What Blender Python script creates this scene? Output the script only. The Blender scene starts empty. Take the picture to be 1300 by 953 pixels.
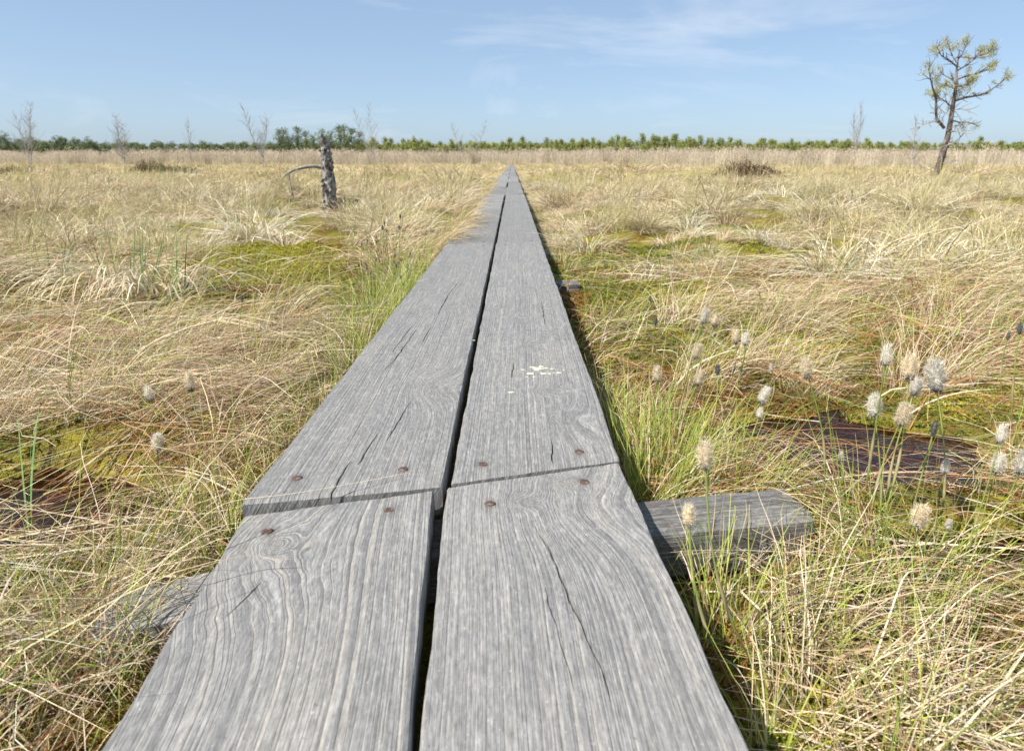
import bpy, math, random
import numpy as np
from mathutils import Vector

R = math.radians
rng = np.random.default_rng(7)
random.seed(7)
scene = bpy.context.scene
COL = scene.collection

# ------------------------------------------------------------------ camera, sky, sun, exposure
EYE = 0.61
FPX, CX, CY = 867.0, 650.0, 432.0            # focal length and principal point in photograph pixels
TILT = math.atan((CY - 205.0) / FPX)
cam_d = bpy.data.cameras.new('camera')
cam = bpy.data.objects.new('camera', cam_d)
COL.objects.link(cam)
cam.location = (0, 0, EYE)
cam.rotation_euler = (math.pi / 2 - TILT, 0, 0)
cam_d.sensor_width = 36.0
cam_d.lens = 36.0 * FPX / 1300.0
cam_d.shift_y = -44.5 / 1300.0
cam_d.clip_start = 0.02
cam_d.clip_end = 5000
cam_d.dof.use_dof = True
cam_d.dof.focus_distance = 1.5
cam_d.dof.aperture_fstop = 10.0
scene.camera = cam

SUN_EL, SUN_AZ = R(50), R(-121)              # azimuth from +Y, clockwise: the sun stands left and a little behind
to_sun = Vector((math.sin(SUN_AZ) * math.cos(SUN_EL), math.cos(SUN_AZ) * math.cos(SUN_EL), math.sin(SUN_EL)))
world = bpy.data.worlds.new('World')
scene.world = world
world.use_nodes = True
wn = world.node_tree
wn.nodes.clear()
w_out = wn.nodes.new('ShaderNodeOutputWorld')
w_bg = wn.nodes.new('ShaderNodeBackground')
w_sky = wn.nodes.new('ShaderNodeTexSky')
w_sky.sky_type = 'NISHITA'
w_sky.sun_disc = False
w_sky.sun_elevation = SUN_EL
w_sky.sun_rotation = SUN_AZ
w_sky.altitude = 0
w_sky.air_density = 0.66
w_sky.dust_density = 1.2
w_sky.ozone_density = 0.7
w_bg.inputs['Strength'].default_value = 0.109
w_tc = wn.nodes.new('ShaderNodeTexCoord')
w_map = wn.nodes.new('ShaderNodeMapping')
w_map.inputs['Scale'].default_value = (2.6, 2.6, 11.0)
w_map.inputs['Rotation'].default_value = (0.0, R(10), 0.0)
w_map.inputs['Location'].default_value = (0.60, 0.0, 1.42)
w_n1 = wn.nodes.new('ShaderNodeTexNoise')
w_n1.inputs['Scale'].default_value = 1.0
w_n1.inputs['Detail'].default_value = 9
w_n1.inputs['Roughness'].default_value = 0.58
w_n1.inputs['Distortion'].default_value = 0.7
w_r1 = wn.nodes.new('ShaderNodeMapRange')
w_r1.inputs['From Min'].default_value = 0.54
w_r1.inputs['From Max'].default_value = 1.12
w_mix = wn.nodes.new('ShaderNodeMix')
w_mix.data_type = 'RGBA'
w_mix.inputs['B'].default_value = (5.6, 5.8, 6.2, 1)
wn.links.new(w_tc.outputs['Generated'], w_map.inputs['Vector'])
wn.links.new(w_map.outputs['Vector'], w_n1.inputs['Vector'])
wn.links.new(w_n1.outputs['Fac'], w_r1.inputs['Value'])
wn.links.new(w_r1.outputs['Result'], w_mix.inputs['Factor'])
w_veil = wn.nodes.new('ShaderNodeMix')
w_veil.data_type = 'RGBA'
w_veil.inputs['Factor'].default_value = 0.45
w_veil.inputs['B'].default_value = (2.4, 3.4, 4.5, 1)
wn.links.new(w_sky.outputs['Color'], w_veil.inputs['A'])
wn.links.new(w_veil.outputs['Result'], w_mix.inputs['A'])
wn.links.new(w_mix.outputs['Result'], w_bg.inputs['Color'])
wn.links.new(w_bg.outputs['Background'], w_out.inputs['Surface'])

sun_d = bpy.data.lights.new('sun', 'SUN')
sun_d.energy = 5.0
sun_d.angle = R(0.53)
sun_d.color = (1.0, 0.955, 0.88)
sun = bpy.data.objects.new('sun', sun_d)
COL.objects.link(sun)
sun.rotation_euler = (-to_sun).to_track_quat('-Z', 'Y').to_euler()
sun.location = (-5, -3, 8)

vs = scene.view_settings
vs.view_transform = 'Standard'
vs.look = 'None'
vs.exposure = 0.7
vs.gamma = 1.0
vs.use_curve_mapping = False
scene.cycles.max_bounces = 6
scene.cycles.transparent_max_bounces = 8
scene.cycles.use_denoising = True


# ------------------------------------------------------------------ helpers
def tag(o, label=None, cat=None, group=None, kind=None):
    if label: o['label'] = label
    if cat: o['category'] = cat
    if group: o['group'] = group
    if kind: o['kind'] = kind
    return o


def empty(name, loc, label=None, cat=None, group=None, kind=None):
    o = bpy.data.objects.new(name, None)
    o.empty_display_size = 0.1
    o.location = loc
    COL.objects.link(o)
    return tag(o, label, cat, group, kind)


def link(name, me, parent=None, loc=None):
    o = bpy.data.objects.new(name, me)
    COL.objects.link(o)
    if parent is not None: o.parent = parent
    if loc is not None: o.location = loc
    return o


def mesh_np(name, v, quads=None, tris=None, mat=None, smooth=False, col=None, attrs=None):
    """mesh from numpy vertices, quads and triangles with optional point colours and float attributes"""
    me = bpy.data.meshes.new(name)
    v = np.asarray(v, dtype=np.float32)
    nq = 0 if quads is None else len(quads)
    nt = 0 if tris is None else len(tris)
    me.vertices.add(len(v))
    me.vertices.foreach_set('co', v.ravel())
    idx, st = [], []
    if nq:
        idx.append(np.asarray(quads, dtype=np.int32).ravel())
        st.append(np.arange(nq, dtype=np.int32) * 4)
    if nt:
        idx.append(np.asarray(tris, dtype=np.int32).ravel())
        st.append(nq * 4 + np.arange(nt, dtype=np.int32) * 3)
    idx = np.concatenate(idx)
    me.loops.add(len(idx))
    me.loops.foreach_set('vertex_index', idx)
    me.polygons.add(nq + nt)
    me.polygons.foreach_set('loop_start', np.concatenate(st))
    me.polygons.foreach_set('use_smooth', np.full(nq + nt, smooth, dtype=bool))
    me.update(calc_edges=True)
    if col is not None:
        a = me.color_attributes.new('col', 'FLOAT_COLOR', 'POINT')
        c4 = np.ones((len(v), 4), dtype=np.float32)
        c4[:, :3] = col
        a.data.foreach_set('color', c4.ravel())
    for k, d in (attrs or {}).items():
        a = me.attributes.new(k, 'FLOAT', 'POINT')
        a.data.foreach_set('value', np.asarray(d, dtype=np.float32))
    if mat: me.materials.append(mat)
    me.validate()
    return me


def _hash(ix, iy, s):
    n = (ix.astype(np.int64) * 374761393 + iy.astype(np.int64) * 668265263 + s * 1442695041) & 0xffffffff
    n = ((n ^ (n >> 13)) * 1274126177) & 0xffffffff
    n = n ^ (n >> 16)
    return (n & 0xffff) / 65535.0


def vn(x, y, s=0):
    x = np.asarray(x, dtype=float); y = np.asarray(y, dtype=float)
    ix, iy = np.floor(x), np.floor(y)
    fx, fy = x - ix, y - iy
    fx = fx * fx * (3 - 2 * fx); fy = fy * fy * (3 - 2 * fy)
    a = _hash(ix, iy, s); b = _hash(ix + 1, iy, s); c = _hash(ix, iy + 1, s); d = _hash(ix + 1, iy + 1, s)
    return (a * (1 - fx) + b * fx) * (1 - fy) + (c * (1 - fx) + d * fx) * fy


def fbm(x, y, s=0, o=4):
    t, a, n = 0, 0.5, 0
    for k in range(o):
        t = t + a * vn(x * 2 ** k + 17 * k, y * 2 ** k + 31 * k, s + k); n += a; a *= 0.5
    return t / n


def ss(a, b, x):
    t = np.clip((np.asarray(x, dtype=float) - a) / (b - a), 0, 1)
    return t * t * (3 - 2 * t)


_s, _c = math.sin(TILT), math.cos(TILT)
def ray(px, py):
    d = py - CY
    return np.array([px - CX, FPX * _c - d * _s, -(FPX * _s + d * _c)])
def on_z(px, py, z=0.0):
    r = ray(px, py); t = (z - EYE) / r[2]
    return np.array([r[0] * t, r[1] * t, z])
def on_y(px, py, Y):
    r = ray(px, py); t = Y / r[1]
    return np.array([r[0] * t, Y, EYE + r[2] * t])


# ------------------------------------------------------------------ terrain functions
PLANK_TOP = 0.13
XL0, XL1, XR0, XR1 = -0.392, -0.108, -0.094, 0.180       # the two rows of planks
POOLS = [(0.79, 1.44, 0.25, 0.21), (0.84, 1.02, 0.20, 0.10), (-0.94, 1.17, 0.26, 0.15)]
WATER_Z = -0.035


def pool_d(x, y):
    t = np.zeros_like(np.asarray(x, dtype=float))
    for (cx, cy, a, b) in POOLS:
        n = 1 + 2.2 * (fbm(np.asarray(x) * 6, np.asarray(y) * 6, 91) - 0.5)
        t = np.maximum(t, np.exp(-((((x - cx) / a) ** 2 + ((y - cy) / b) ** 2) * n) ** 1.6))
    return t


def H(x, y):
    x = np.asarray(x, dtype=float); y = np.asarray(y, dtype=float)
    d = np.hypot(x, y)
    h = (fbm(x * 2.1, y * 2.1, 3, 3) - 0.5) * 0.17
    h += (fbm(x * 0.75, y * 0.75, 11, 3) - 0.5) * 0.44 * ss(2.5, 10, d)
    h += (fbm(x * 0.12, y * 0.12, 21, 3) - 0.5) * 0.5 * ss(10, 40, d)
    h += (vn(x * 14, y * 14, 5) - 0.5) * 0.014
    lane = 1 - ss(0.30, 0.75 + 0.02 * np.minimum(d, 40), np.abs(x + 0.106))
    h = h * (1 - 0.85 * lane) - 0.02 * lane
    h = h * ss(200, 60, d) if False else h
    h -= 0.13 * pool_d(x, y)
    return h


def in_walk(x, y, m=0.0):
    return (x > XL0 - m) & (x < XR1 + m)


# ------------------------------------------------------------------ node materials
def new_mat(name):
    m = bpy.data.materials.new(name)
    m.use_nodes = True
    nt = m.node_tree
    nt.nodes.clear()
    out = nt.nodes.new('ShaderNodeOutputMaterial')
    return m, nt, out


class NB:
    """small helper that builds nodes"""
    def __init__(s, nt): s.nt = nt
    def n(s, t, **kw):
        nd = s.nt.nodes.new(t)
        for k, v in kw.items(): setattr(nd, k, v)
        return nd
    def put(s, sock, v):
        if isinstance(v, bpy.types.NodeSocket): s.nt.links.new(v, sock)
        elif v is not None: sock.default_value = v
    def math(s, op, a, b=None, c=None, clamp=False):
        nd = s.n('ShaderNodeMath', operation=op, use_clamp=clamp)
        s.put(nd.inputs[0], a)
        if b is not None: s.put(nd.inputs[1], b)
        if c is not None: s.put(nd.inputs[2], c)
        return nd.outputs[0]
    def mr(s, v, a, b, c=0.0, d=1.0, smooth=False):
        nd = s.n('ShaderNodeMapRange')
        if smooth: nd.interpolation_type = 'SMOOTHSTEP'
        s.put(nd.inputs['Value'], v)
        for k, q in (('From Min', a), ('From Max', b), ('To Min', c), ('To Max', d)): s.put(nd.inputs[k], q)
        return nd.outputs['Result']
    def mix(s, f, a, b, mode='MIX'):
        nd = s.n('ShaderNodeMix', data_type='RGBA', blend_type=mode)
        s.put(nd.inputs['Factor'], f)
        s.put(nd.inputs['A'], (*a, 1) if isinstance(a, tuple) else a)
        s.put(nd.inputs['B'], (*b, 1) if isinstance(b, tuple) else b)
        return nd.outputs['Result']
    def noise(s, vec, scale, detail=3, rough=0.5, dist=0.0, dim='3D'):
        nd = s.n('ShaderNodeTexNoise', noise_dimensions=dim)
        if dim == '1D': s.put(nd.inputs['W'], vec)
        else: s.put(nd.inputs['Vector'], vec)
        nd.inputs['Scale'].default_value = scale
        nd.inputs['Detail'].default_value = detail
        nd.inputs['Roughness'].default_value = rough
        nd.inputs['Distortion'].default_value = dist
        return nd.outputs['Fac']
    def attr(s, name, typ='GEOMETRY', out='Fac'):
        nd = s.n('ShaderNodeAttribute', attribute_name=name, attribute_type=typ)
        return nd.outputs[out]
    def comb(s, x, y, z):
        nd = s.n('ShaderNodeCombineXYZ')
        for i, v in enumerate((x, y, z)): s.put(nd.inputs[i], v)
        return nd.outputs[0]
    def bump(s, h, strength, dist, normal=None):
        nd = s.n('ShaderNodeBump')
        nd.inputs['Strength'].default_value = strength
        nd.inputs['Distance'].default_value = dist
        s.put(nd.inputs['Height'], h)
        if normal is not None: s.put(nd.inputs['Normal'], normal)
        return nd.outputs[0]
    def pbsdf(s, out, color, rough, normal=None, spec=0.3, metal=0.0):
        nd = s.n('ShaderNodeBsdfPrincipled')
        s.put(nd.inputs['Base Color'], (*color, 1) if isinstance(color, tuple) else color)
        s.put(nd.inputs['Roughness'], rough)
        nd.inputs['Specular IOR Level'].default_value = spec
        nd.inputs['Metallic'].default_value = metal
        if normal is not None: s.put(nd.inputs['Normal'], normal)
        if out is not None: s.nt.links.new(nd.outputs[0], out.inputs['Surface'])
        return nd.outputs[0]


def wood_mat(name, light=(0.25, 0.247, 0.24), dark=(0.125, 0.123, 0.122), tan=(0.33, 0.29, 0.225), relief=1.0):
    m, nt, out = new_mat(name)
    b = NB(nt)
    g = b.attr('g'); v = b.attr('v'); u = b.attr('u'); kn = b.attr('kn'); sd = b.attr('seed')
    # uneven ring spacing and a little waviness along the board
    wob = b.noise(b.comb(b.math('MULTIPLY', u, 30), b.math('MULTIPLY', v, 5), sd), 1.0, 3, 0.5)
    g2 = b.math('ADD', g, b.math('MULTIPLY', wob, 0.7))
    n1 = b.noise(b.math('ADD', g2, b.math('MULTIPLY', sd, 13.0)), 0.55, 2, dim='1D')
    ring = b.math('FRACT', b.math('ADD', g2, b.math('MULTIPLY', n1, 3.0)))
    late = b.math('MULTIPLY', b.mr(ring, 0.45, 0.82, smooth=True), b.mr(ring, 1.0, 0.9))
    # fine fibres that follow the grain
    fib = b.noise(b.comb(b.math('MULTIPLY', g, 5.5), b.math('MULTIPLY', v, 9), sd), 1.0, 4, 0.65)
    fib2 = b.noise(b.comb(b.math('MULTIPLY', u, 520), b.math('MULTIPLY', v, 14), sd), 1.0, 3, 0.6)
    saw = b.noise(b.comb(b.math('MULTIPLY', u, 10), b.math('MULTIPLY', v, 210), sd), 1.0, 2, 0.5)
    blot = b.noise(b.comb(b.math('MULTIPLY', u, 9), b.math('MULTIPLY', v, 3.2), sd), 1.0, 4, 0.6)
    blot2 = b.noise(b.comb(b.math('MULTIPLY', g, 0.9), b.math('MULTIPLY', v, 9), sd), 1.0, 5, 0.7)
    speck = b.noise(b.comb(b.math('MULTIPLY', u, 240), b.math('MULTIPLY', v, 190), sd), 1.0, 2, 0.6)
    c = b.mix(b.mr(fib, 0.34, 0.64), dark, light)
    c = b.mix(b.math('MULTIPLY', late, b.mr(n1, 0.3, 0.7, 0.1, 0.6)), c, dark)
    early = b.math('MULTIPLY', b.mr(ring, 0.3, 0.02, smooth=True), b.mr(blot2, 0.4, 0.62))
    c = b.mix(b.math('MULTIPLY', early, 0.55), c, tan)
    c = b.mix(b.mr(blot, 0.40, 0.68, 0.0, 0.40), c, (0.15, 0.15, 0.155))
    c = b.mix(b.mr(blot2, 0.50, 0.72, 0.0, 0.55), c, (0.39, 0.38, 0.365))
    c = b.mix(b.mr(fib2, 0.58, 0.76, 0.0, 0.45), c, (0.10, 0.10, 0.105))
    mott = b.noise(b.comb(b.math('MULTIPLY', u, 120), b.math('MULTIPLY', v, 46), sd), 1.0, 6, 0.75)
    c = b.mix(b.mr(mott, 0.50, 0.66, 0.0, 0.42), c, (0.36, 0.355, 0.345))
    c = b.mix(b.mr(mott, 0.46, 0.30, 0.0, 0.42), c, (0.115, 0.115, 0.12))
    wash = b.noise(b.comb(b.math('MULTIPLY', u, 16), b.math('MULTIPLY', v, 2.2), b.math('ADD', sd, 7.0)), 1.0, 3, 0.55)
    c = b.mix(b.mr(wash, 0.52, 0.72, 0.0, 0.26), c, (0.33, 0.31, 0.265))
    c = b.mix(b.mr(speck, 0.66, 0.75, 0.0, 0.6), c, (0.44, 0.43, 0.42))
    c = b.mix(b.mr(speck, 0.36, 0.27, 0.0, 0.5), c, (0.08, 0.08, 0.08))
    c = b.mix(b.mr(kn, 0.35, 0.9, 0.0, 0.55), c, (0.17, 0.155, 0.14))
    h = b.math('ADD', b.math('MULTIPLY', late, 0.55), b.math('MULTIPLY', fib, 0.7))
    h = b.math('ADD', h, b.math('MULTIPLY', fib2, 0.5))
    h = b.math('ADD', h, b.math('MULTIPLY', saw, 0.25))
    nrm = b.bump(h, 0.6 * relief, 0.0016)
    c = b.mix(b.mr(b.attr('stain'), 0.1, 1.0, 0.0, 0.75), c, (0.085, 0.072, 0.066))
    band = b.attr('band')
    c = b.mix(b.math('MULTIPLY', band, b.math('MULTIPLY', late, 0.62)), c, (0.115, 0.113, 0.115))
    c = b.mix(b.math('MULTIPLY', band, b.math('MULTIPLY', b.mr(ring, 0.32, 0.05, smooth=True), 0.5)), c, (0.37, 0.345, 0.295))
    fine = b.noise(b.comb(b.math('MULTIPLY', u, 420), b.math('MULTIPLY', v, 70), sd), 1.0, 5, 0.75)
    fk = b.mr(fine, 0.34, 0.66, 0.70, 1.24)
    fk = b.math('MULTIPLY', fk, b.attr('tone'))
    c = b.mix(1.0, c, b.comb(b.math('MULTIPLY', fk, 1.01), b.math('MULTIPLY', fk, 1.005), b.math('MULTIPLY', fk, 0.995)), 'MULTIPLY')
    b.pbsdf(out, c, 0.72, nrm, 0.28)
    return m


def grass_mat(name, trans=0.26, tint=True):
    m, nt, out = new_mat(name)
    b = NB(nt)
    c = b.attr('col', out='Color')
    geo = b.n('ShaderNodeNewGeometry')
    oi = b.n('ShaderNodeObjectInfo')
    rv = b.mr(oi.outputs['Random'], 0, 1, 0.86, 1.12)
    c = b.mix(1.0, c, b.comb(rv, rv, rv), 'MULTIPLY')
    nz = b.noise(geo.outputs['Position'], 60.0, 2)
    k = b.mr(nz, 0.3, 0.7, 0.82, 1.14)
    c = b.mix(1.0, c, b.comb(k, k, k), 'MULTIPLY')
    p = b.pbsdf(None, c, 0.55, None, 0.25)
    t = b.n('ShaderNodeBsdfTranslucent')
    b.put(t.inputs['Color'], c)
    mx = b.n('ShaderNodeMixShader')
    mx.inputs[0].default_value = trans
    nt.links.new(p, mx.inputs[1]); nt.links.new(t.outputs[0], mx.inputs[2])
    nt.links.new(mx.outputs[0], out.inputs['Surface'])
    return m


def ground_mat():
    m, nt, out = new_mat('bog_ground')
    b = NB(nt)
    geo = b.n('ShaderNodeNewGeometry')
    P = geo.outputs['Position']
    lit = b.attr('litter')
    a1 = b.noise(P, 1.6, 4, 0.55)
    a2 = b.noise(P, 5.0, 4, 0.6, 0.4)
    a3 = b.noise(P, 85.0, 4, 0.65)
    a4 = b.noise(P, 260.0, 2, 0.5)
    c = b.mix(b.mr(a1, 0.40, 0.60), (0.115, 0.115, 0.018), (0.20, 0.155, 0.022))
    c = b.mix(b.mr(a2, 0.52, 0.66), c, (0.30, 0.265, 0.025))
    c = b.mix(b.mr(a2, 0.44, 0.34), c, (0.15, 0.062, 0.018))
    c = b.mix(b.mr(a3, 0.50, 0.62, 0.0, 0.7), c, (0.045, 0.038, 0.012))
    c = b.mix(b.mr(a4, 0.56, 0.7, 0.0, 0.6), c, (0.36, 0.33, 0.06))
    s1 = b.noise(P, 0.35, 5, 0.6)
    straw = b.mix(b.mr(s1, 0.38, 0.62), (0.42, 0.34, 0.17), (0.33, 0.29, 0.13))
    c = b.mix(lit, c, straw)
    h = b.math('ADD', a3, b.math('MULTIPLY', a4, 0.5))
    nrm = b.bump(h, 0.9, 0.012)
    b.pbsdf(out, c, 0.85, nrm, 0.15)
    return m


def water_mat():
    m, nt, out = new_mat('bog_water')
    b = NB(nt)
    geo = b.n('ShaderNodeNewGeometry')
    nz = b.noise(geo.outputs['Position'], 22.0, 3)
    nrm = b.bump(nz, 0.35, 0.012)
    tr = b.n('ShaderNodeBsdfTransparent')
    tr.inputs['Color'].default_value = (0.34, 0.13, 0.055, 1)
    gl = b.n('ShaderNodeBsdfGlossy')
    gl.inputs['Roughness'].default_value = 0.03
    b.put(gl.inputs['Normal'], nrm)
    fr = b.n('ShaderNodeFresnel')
    fr.inputs['IOR'].default_value = 1.42
    b.put(fr.inputs['Normal'], nrm)
    mx = b.n('ShaderNodeMixShader')
    nt.links.new(fr.outputs[0], mx.inputs[0]); nt.links.new(tr.outputs[0], mx.inputs[1]); nt.links.new(gl.outputs[0], mx.inputs[2])
    nt.links.new(mx.outputs[0], out.inputs['Surface'])
    return m


def noise_mat(name, c1, c2, scale, rough=0.85, bump=0.6, dist=0.004, stretch=(1, 1, 1), c3=None, spec=0.2):
    m, nt, out = new_mat(name)
    b = NB(nt)
    tc = b.n('ShaderNodeTexCoord')
    mp = b.n('ShaderNodeMapping')
    nt.links.new(tc.outputs['Object'], mp.inputs['Vector'])
    mp.inputs['Scale'].default_value = stretch
    f = b.noise(mp.outputs[0], scale, 5, 0.62)
    c = b.mix(b.mr(f, 0.36, 0.64), c1, c2)
    if c3:
        f3 = b.noise(mp.outputs[0], scale * 0.45, 4, 0.6)
        c = b.mix(b.mr(f3, 0.54, 0.60), c, c3)
    b.pbsdf(out, c, rough, b.bump(f, bump, dist), spec)
    return m


M = dict(
    plank=wood_mat('weathered_plank_wood'),
    beam=wood_mat('weathered_beam_wood', (0.135, 0.132, 0.128), (0.055, 0.053, 0.051), (0.2, 0.17, 0.14), 1.6),
    grass=grass_mat('grass_blades'),
    leaf=grass_mat('pine_needles', 0.22),
    ground=ground_mat(),
    water=water_mat(),
    rust=noise_mat('rusty_iron', (0.105, 0.058, 0.042), (0.055, 0.042, 0.04), 260, 0.75, 0.7, 0.001, c3=(0.16, 0.13, 0.12)),
    bark=noise_mat('lichened_dead_bark', (0.42, 0.40, 0.37), (0.035, 0.029, 0.026), 38, 0.9, 1.0, 0.03, (1, 1, 0.35), c3=(0.07, 0.055, 0.048)),
    deadwood=noise_mat('bare_grey_wood', (0.33, 0.31, 0.29), (0.14, 0.125, 0.115), 30, 0.85, 0.6, 0.006, (1, 1, 0.3)),
    pinebark=noise_mat('pine_bark', (0.19, 0.145, 0.125), (0.05, 0.04, 0.037), 14, 0.9, 1.0, 0.03, (1, 1, 0.5), c3=(0.24, 0.22, 0.20)),
    twig=noise_mat('bare_birch_twig', (0.38, 0.36, 0.35), (0.22, 0.20, 0.19), 6, 0.9, 0.3, 0.01),
    darktwig=noise_mat('heath_twig', (0.16, 0.09, 0.06), (0.07, 0.045, 0.035), 12, 0.9, 0.3, 0.01),
    lichen=noise_mat('pale_dropping', (0.62, 0.60, 0.42), (0.48, 0.47, 0.34), 200, 0.9, 0.5, 0.001),
)

# ------------------------------------------------------------------ ground
def spaced(lo, hi, n, k):
    a, b_ = np.arcsinh(lo / k), np.arcsinh(hi / k)
    return np.sinh(np.linspace(a, b_, n)) * k

gx = spaced(-900, 900, 420, 0.9)
gy = spaced(-4, 1600, 520, 0.9)
GX, GY = np.meshgrid(gx, gy)
GZ = H(GX, GY)
gi = np.arange(GX.size).reshape(GX.shape)
gq = np.stack([gi[:-1, :-1], gi[:-1, 1:], gi[1:, 1:], gi[1:, :-1]], -1).reshape(-1, 4)
gd = np.hypot(GX, GY)
lit_amt = np.clip(ss(10, 45, gd) * 0.9 + 0.0, 0, 1).ravel()
ground = link('bog_ground', mesh_np('bog_ground', np.stack([GX, GY, GZ], -1).reshape(-1, 3), gq, mat=M['ground'], smooth=True,
                                    attrs={'litter': lit_amt}))
tag(ground, 'flat mossy peat bog stretching to the horizon', 'ground', kind='structure')

pool_labels = ['dark red-brown bog pool behind the beam end on the right', 'narrow brown pool at the right edge below the cottongrass',
               'small dark pool beside the green sedge on the left']
for (cx, cy, a, b_), lb in zip(POOLS, pool_labels):
    n = 40
    ang = np.linspace(0, 2 * math.pi, n, endpoint=False)
    v = [(cx, cy, WATER_Z)] + [(cx + 1.55 * a * math.cos(t), cy + 1.55 * b_ * math.sin(t), WATER_Z) for t in ang]
    me = mesh_np('bog_pool', v, tris=[(0, 1 + i, 1 + (i + 1) % n) for i in range(n)], mat=M['water'])
    tag(link('bog_pool', me), lb, 'pool', kind='structure')


# ------------------------------------------------------------------ boardwalk
def plank_mesh(x0, x1, y0, y1, k0, k1, du, dv, knots=(), cracks=(), seed=0, ringw=0.006, top=PLANK_TOP, th=0.05, roll=0.0, dz=0.0, fan=0.0, stains=(), tone=1.0, band=0.25, yaw=0.0):
    """plank with irregular worn edges, real grain coordinate, knots and open cracks. k0,k1: end skews. cracks: polylines (x,y) with width, depth"""
    w = x1 - x0
    nu = max(4, int(round(w / du)))
    nv = max(4, int(round((y1 - y0) / dv)))
    u = np.linspace(0, 1, nu + 1)
    rnd = 0.004
    uu = np.concatenate([[0.0], [0.002 / w], np.clip(u[1:-1], 0.004 / w, 1 - 0.004 / w), [1 - 0.002 / w], [1.0]])
    v = np.linspace(0, 1, nv + 1)
    U, V = np.meshgrid(uu, v)
    xc = (x0 + x1) / 2
    X = x0 + U * w
    Y0 = y0 + k0 * (X - xc) + (fbm(X * 40, X * 0, seed + 50) - 0.5) * 0.004
    Y1 = y1 + k1 * (X - xc) + (fbm(X * 40, X * 0, seed + 51) - 0.5) * 0.004
    Y = Y0 + (Y1 - Y0) * V
    # ragged long edges
    eL = (fbm(Y * 9, Y * 0 + seed, seed + 7, 5) - 0.5) * 0.006
    eR = (fbm(Y * 9, Y * 0 + seed, seed + 8, 5) - 0.5) * 0.006
    X = X + eL * (1 - U) + eR * U
    # bend the columns of the grid along each crack so that one column runs down its bottom
    tracks = []
    for (pts, cw, cd) in cracks:
        pts = np.array(pts, dtype=float); pts = pts[np.argsort(pts[:, 1])]
        ya, yb = pts[0, 1], pts[-1, 1]
        xm = pts[:, 0].mean()
        mid_row = int(np.argmin(np.abs(Y[:, nu // 2] - (ya + yb) / 2)))
        c0 = int(np.clip(np.argmin(np.abs(X[mid_row] - xm)), 3, X.shape[1] - 4))
        yc = Y[:, c0]
        path = np.interp(yc, pts[:, 1], pts[:, 0]) + (fbm(yc * 30, yc * 0, seed + 31, 4) - 0.5) * 0.005
        fade = ss(ya - 0.12, ya - 0.02, yc) * (1 - ss(yb + 0.02, yb + 0.12, yc))
        delta = (path - X[:, c0]) * fade
        X = X + delta[:, None] * np.exp(-((X - X[:, c0:c0 + 1]) / 0.05) ** 2)
        tt = (yc - ya) / (yb - ya)
        taper = np.where((tt >= 0) & (tt <= 1), np.clip(np.minimum(tt, 1 - tt) * 4, 0, 1) ** .7, 0) * (0.55 + 0.75 * vn(yc * 40, yc * 0, seed + 77))
        hw = 0.00098 * cw / 0.0019 * (0.5 + taper)
        for sg in (-1, 1):
            X[:, c0 + sg] = np.where(taper > 0, X[:, c0] + sg * hw, X[:, c0 + sg])
        tracks.append((c0, taper, cd))
    # grain coordinate
    G = (X - x0) / ringw + fan * (X - x0) * (Y - y0)
    G = G + (fbm(X * 3, Y * 0.8, seed + 9, 3) - 0.5) * 6
    K = np.zeros_like(X)
    for (kx, ky, a, b, A) in knots:
        r2 = ((X - kx) / a) ** 2 + ((Y - ky) / b) ** 2
        G = G + A * np.exp(-r2) * (1 + 0.15 * (vn(X * 60, Y * 40, seed) - .5))
        if A > 4: K = np.maximum(K, np.exp(-(((X - kx) / 0.016) ** 2 + ((Y - ky) / 0.013) ** 2)))
    d = np.minimum(U, 1 - U) * w
    dend = np.minimum(V, 1 - V) * (y1 - y0)
    Z = top + dz + roll * (X - xc) + (fbm(X * 8, Y * 2.2, seed + 3, 3) - 0.5) * 0.004
    Z -= rnd * (1 - np.sqrt(np.clip(1 - (1 - np.clip(d / rnd, 0, 1)) ** 2, 0, 1))) * 0.8
    Z -= 0.004 * (1 - np.clip(dend / 0.006, 0, 1)) ** 2
    Z += (np.sin(G * 2 * math.pi) * 0.5) * 0.0004
    for (c0, taper, cd) in tracks:
        Z[:, c0] -= cd * np.clip(taper * 1.2, 0, 1)
    ST = np.zeros_like(X)
    for (sx, sy) in stains:
        ST = np.maximum(ST, np.exp(-((X - sx) / 0.011) ** 2 - ((Y - sy) / np.where(Y < sy, 0.022, 0.016)) ** 2))
    nU = len(uu)
    top_v = np.stack([X, Y, Z], -1)
    zb = top - th + dz
    mids = []
    def side(col_i, out_sgn):
        rr = []
        for fz in (0.45, 1.0):
            xx = X[:, col_i] + out_sgn * (vn(Y[:, col_i] * 30, Y[:, col_i] * 0 + fz * 9, seed + 13) - 0.5) * 0.003
            rr.append(np.stack([xx, Y[:, col_i], Z[:, col_i] * (1 - fz) + zb * fz], -1))
        return rr
    L = side(0, -1); Rr = side(-1, 1)
    ring = np.concatenate([L[1][:, None], L[0][:, None], top_v, Rr[0][:, None], Rr[1][:, None]], 1)     # rows x M
    rows, m = ring.shape[:2]
    verts = ring.reshape(-1, 3)
    ii = np.arange(rows * m).reshape(rows, m)
    q = [np.stack([ii[:-1, :-1], ii[:-1, 1:], ii[1:, 1:], ii[1:, :-1]], -1).reshape(-1, 4)]
    q.append(np.stack([ii[:-1, -1], ii[:-1, 0], ii[1:, 0], ii[1:, -1]], -1).reshape(-1, 4))
    quads = np.concatenate(q)
    def pad(A):
        return np.concatenate([A[:, :1] - 1.5, A[:, :1] - 0.7, A, A[:, -1:] + 0.7, A[:, -1:] + 1.5], 1).ravel()
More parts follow.
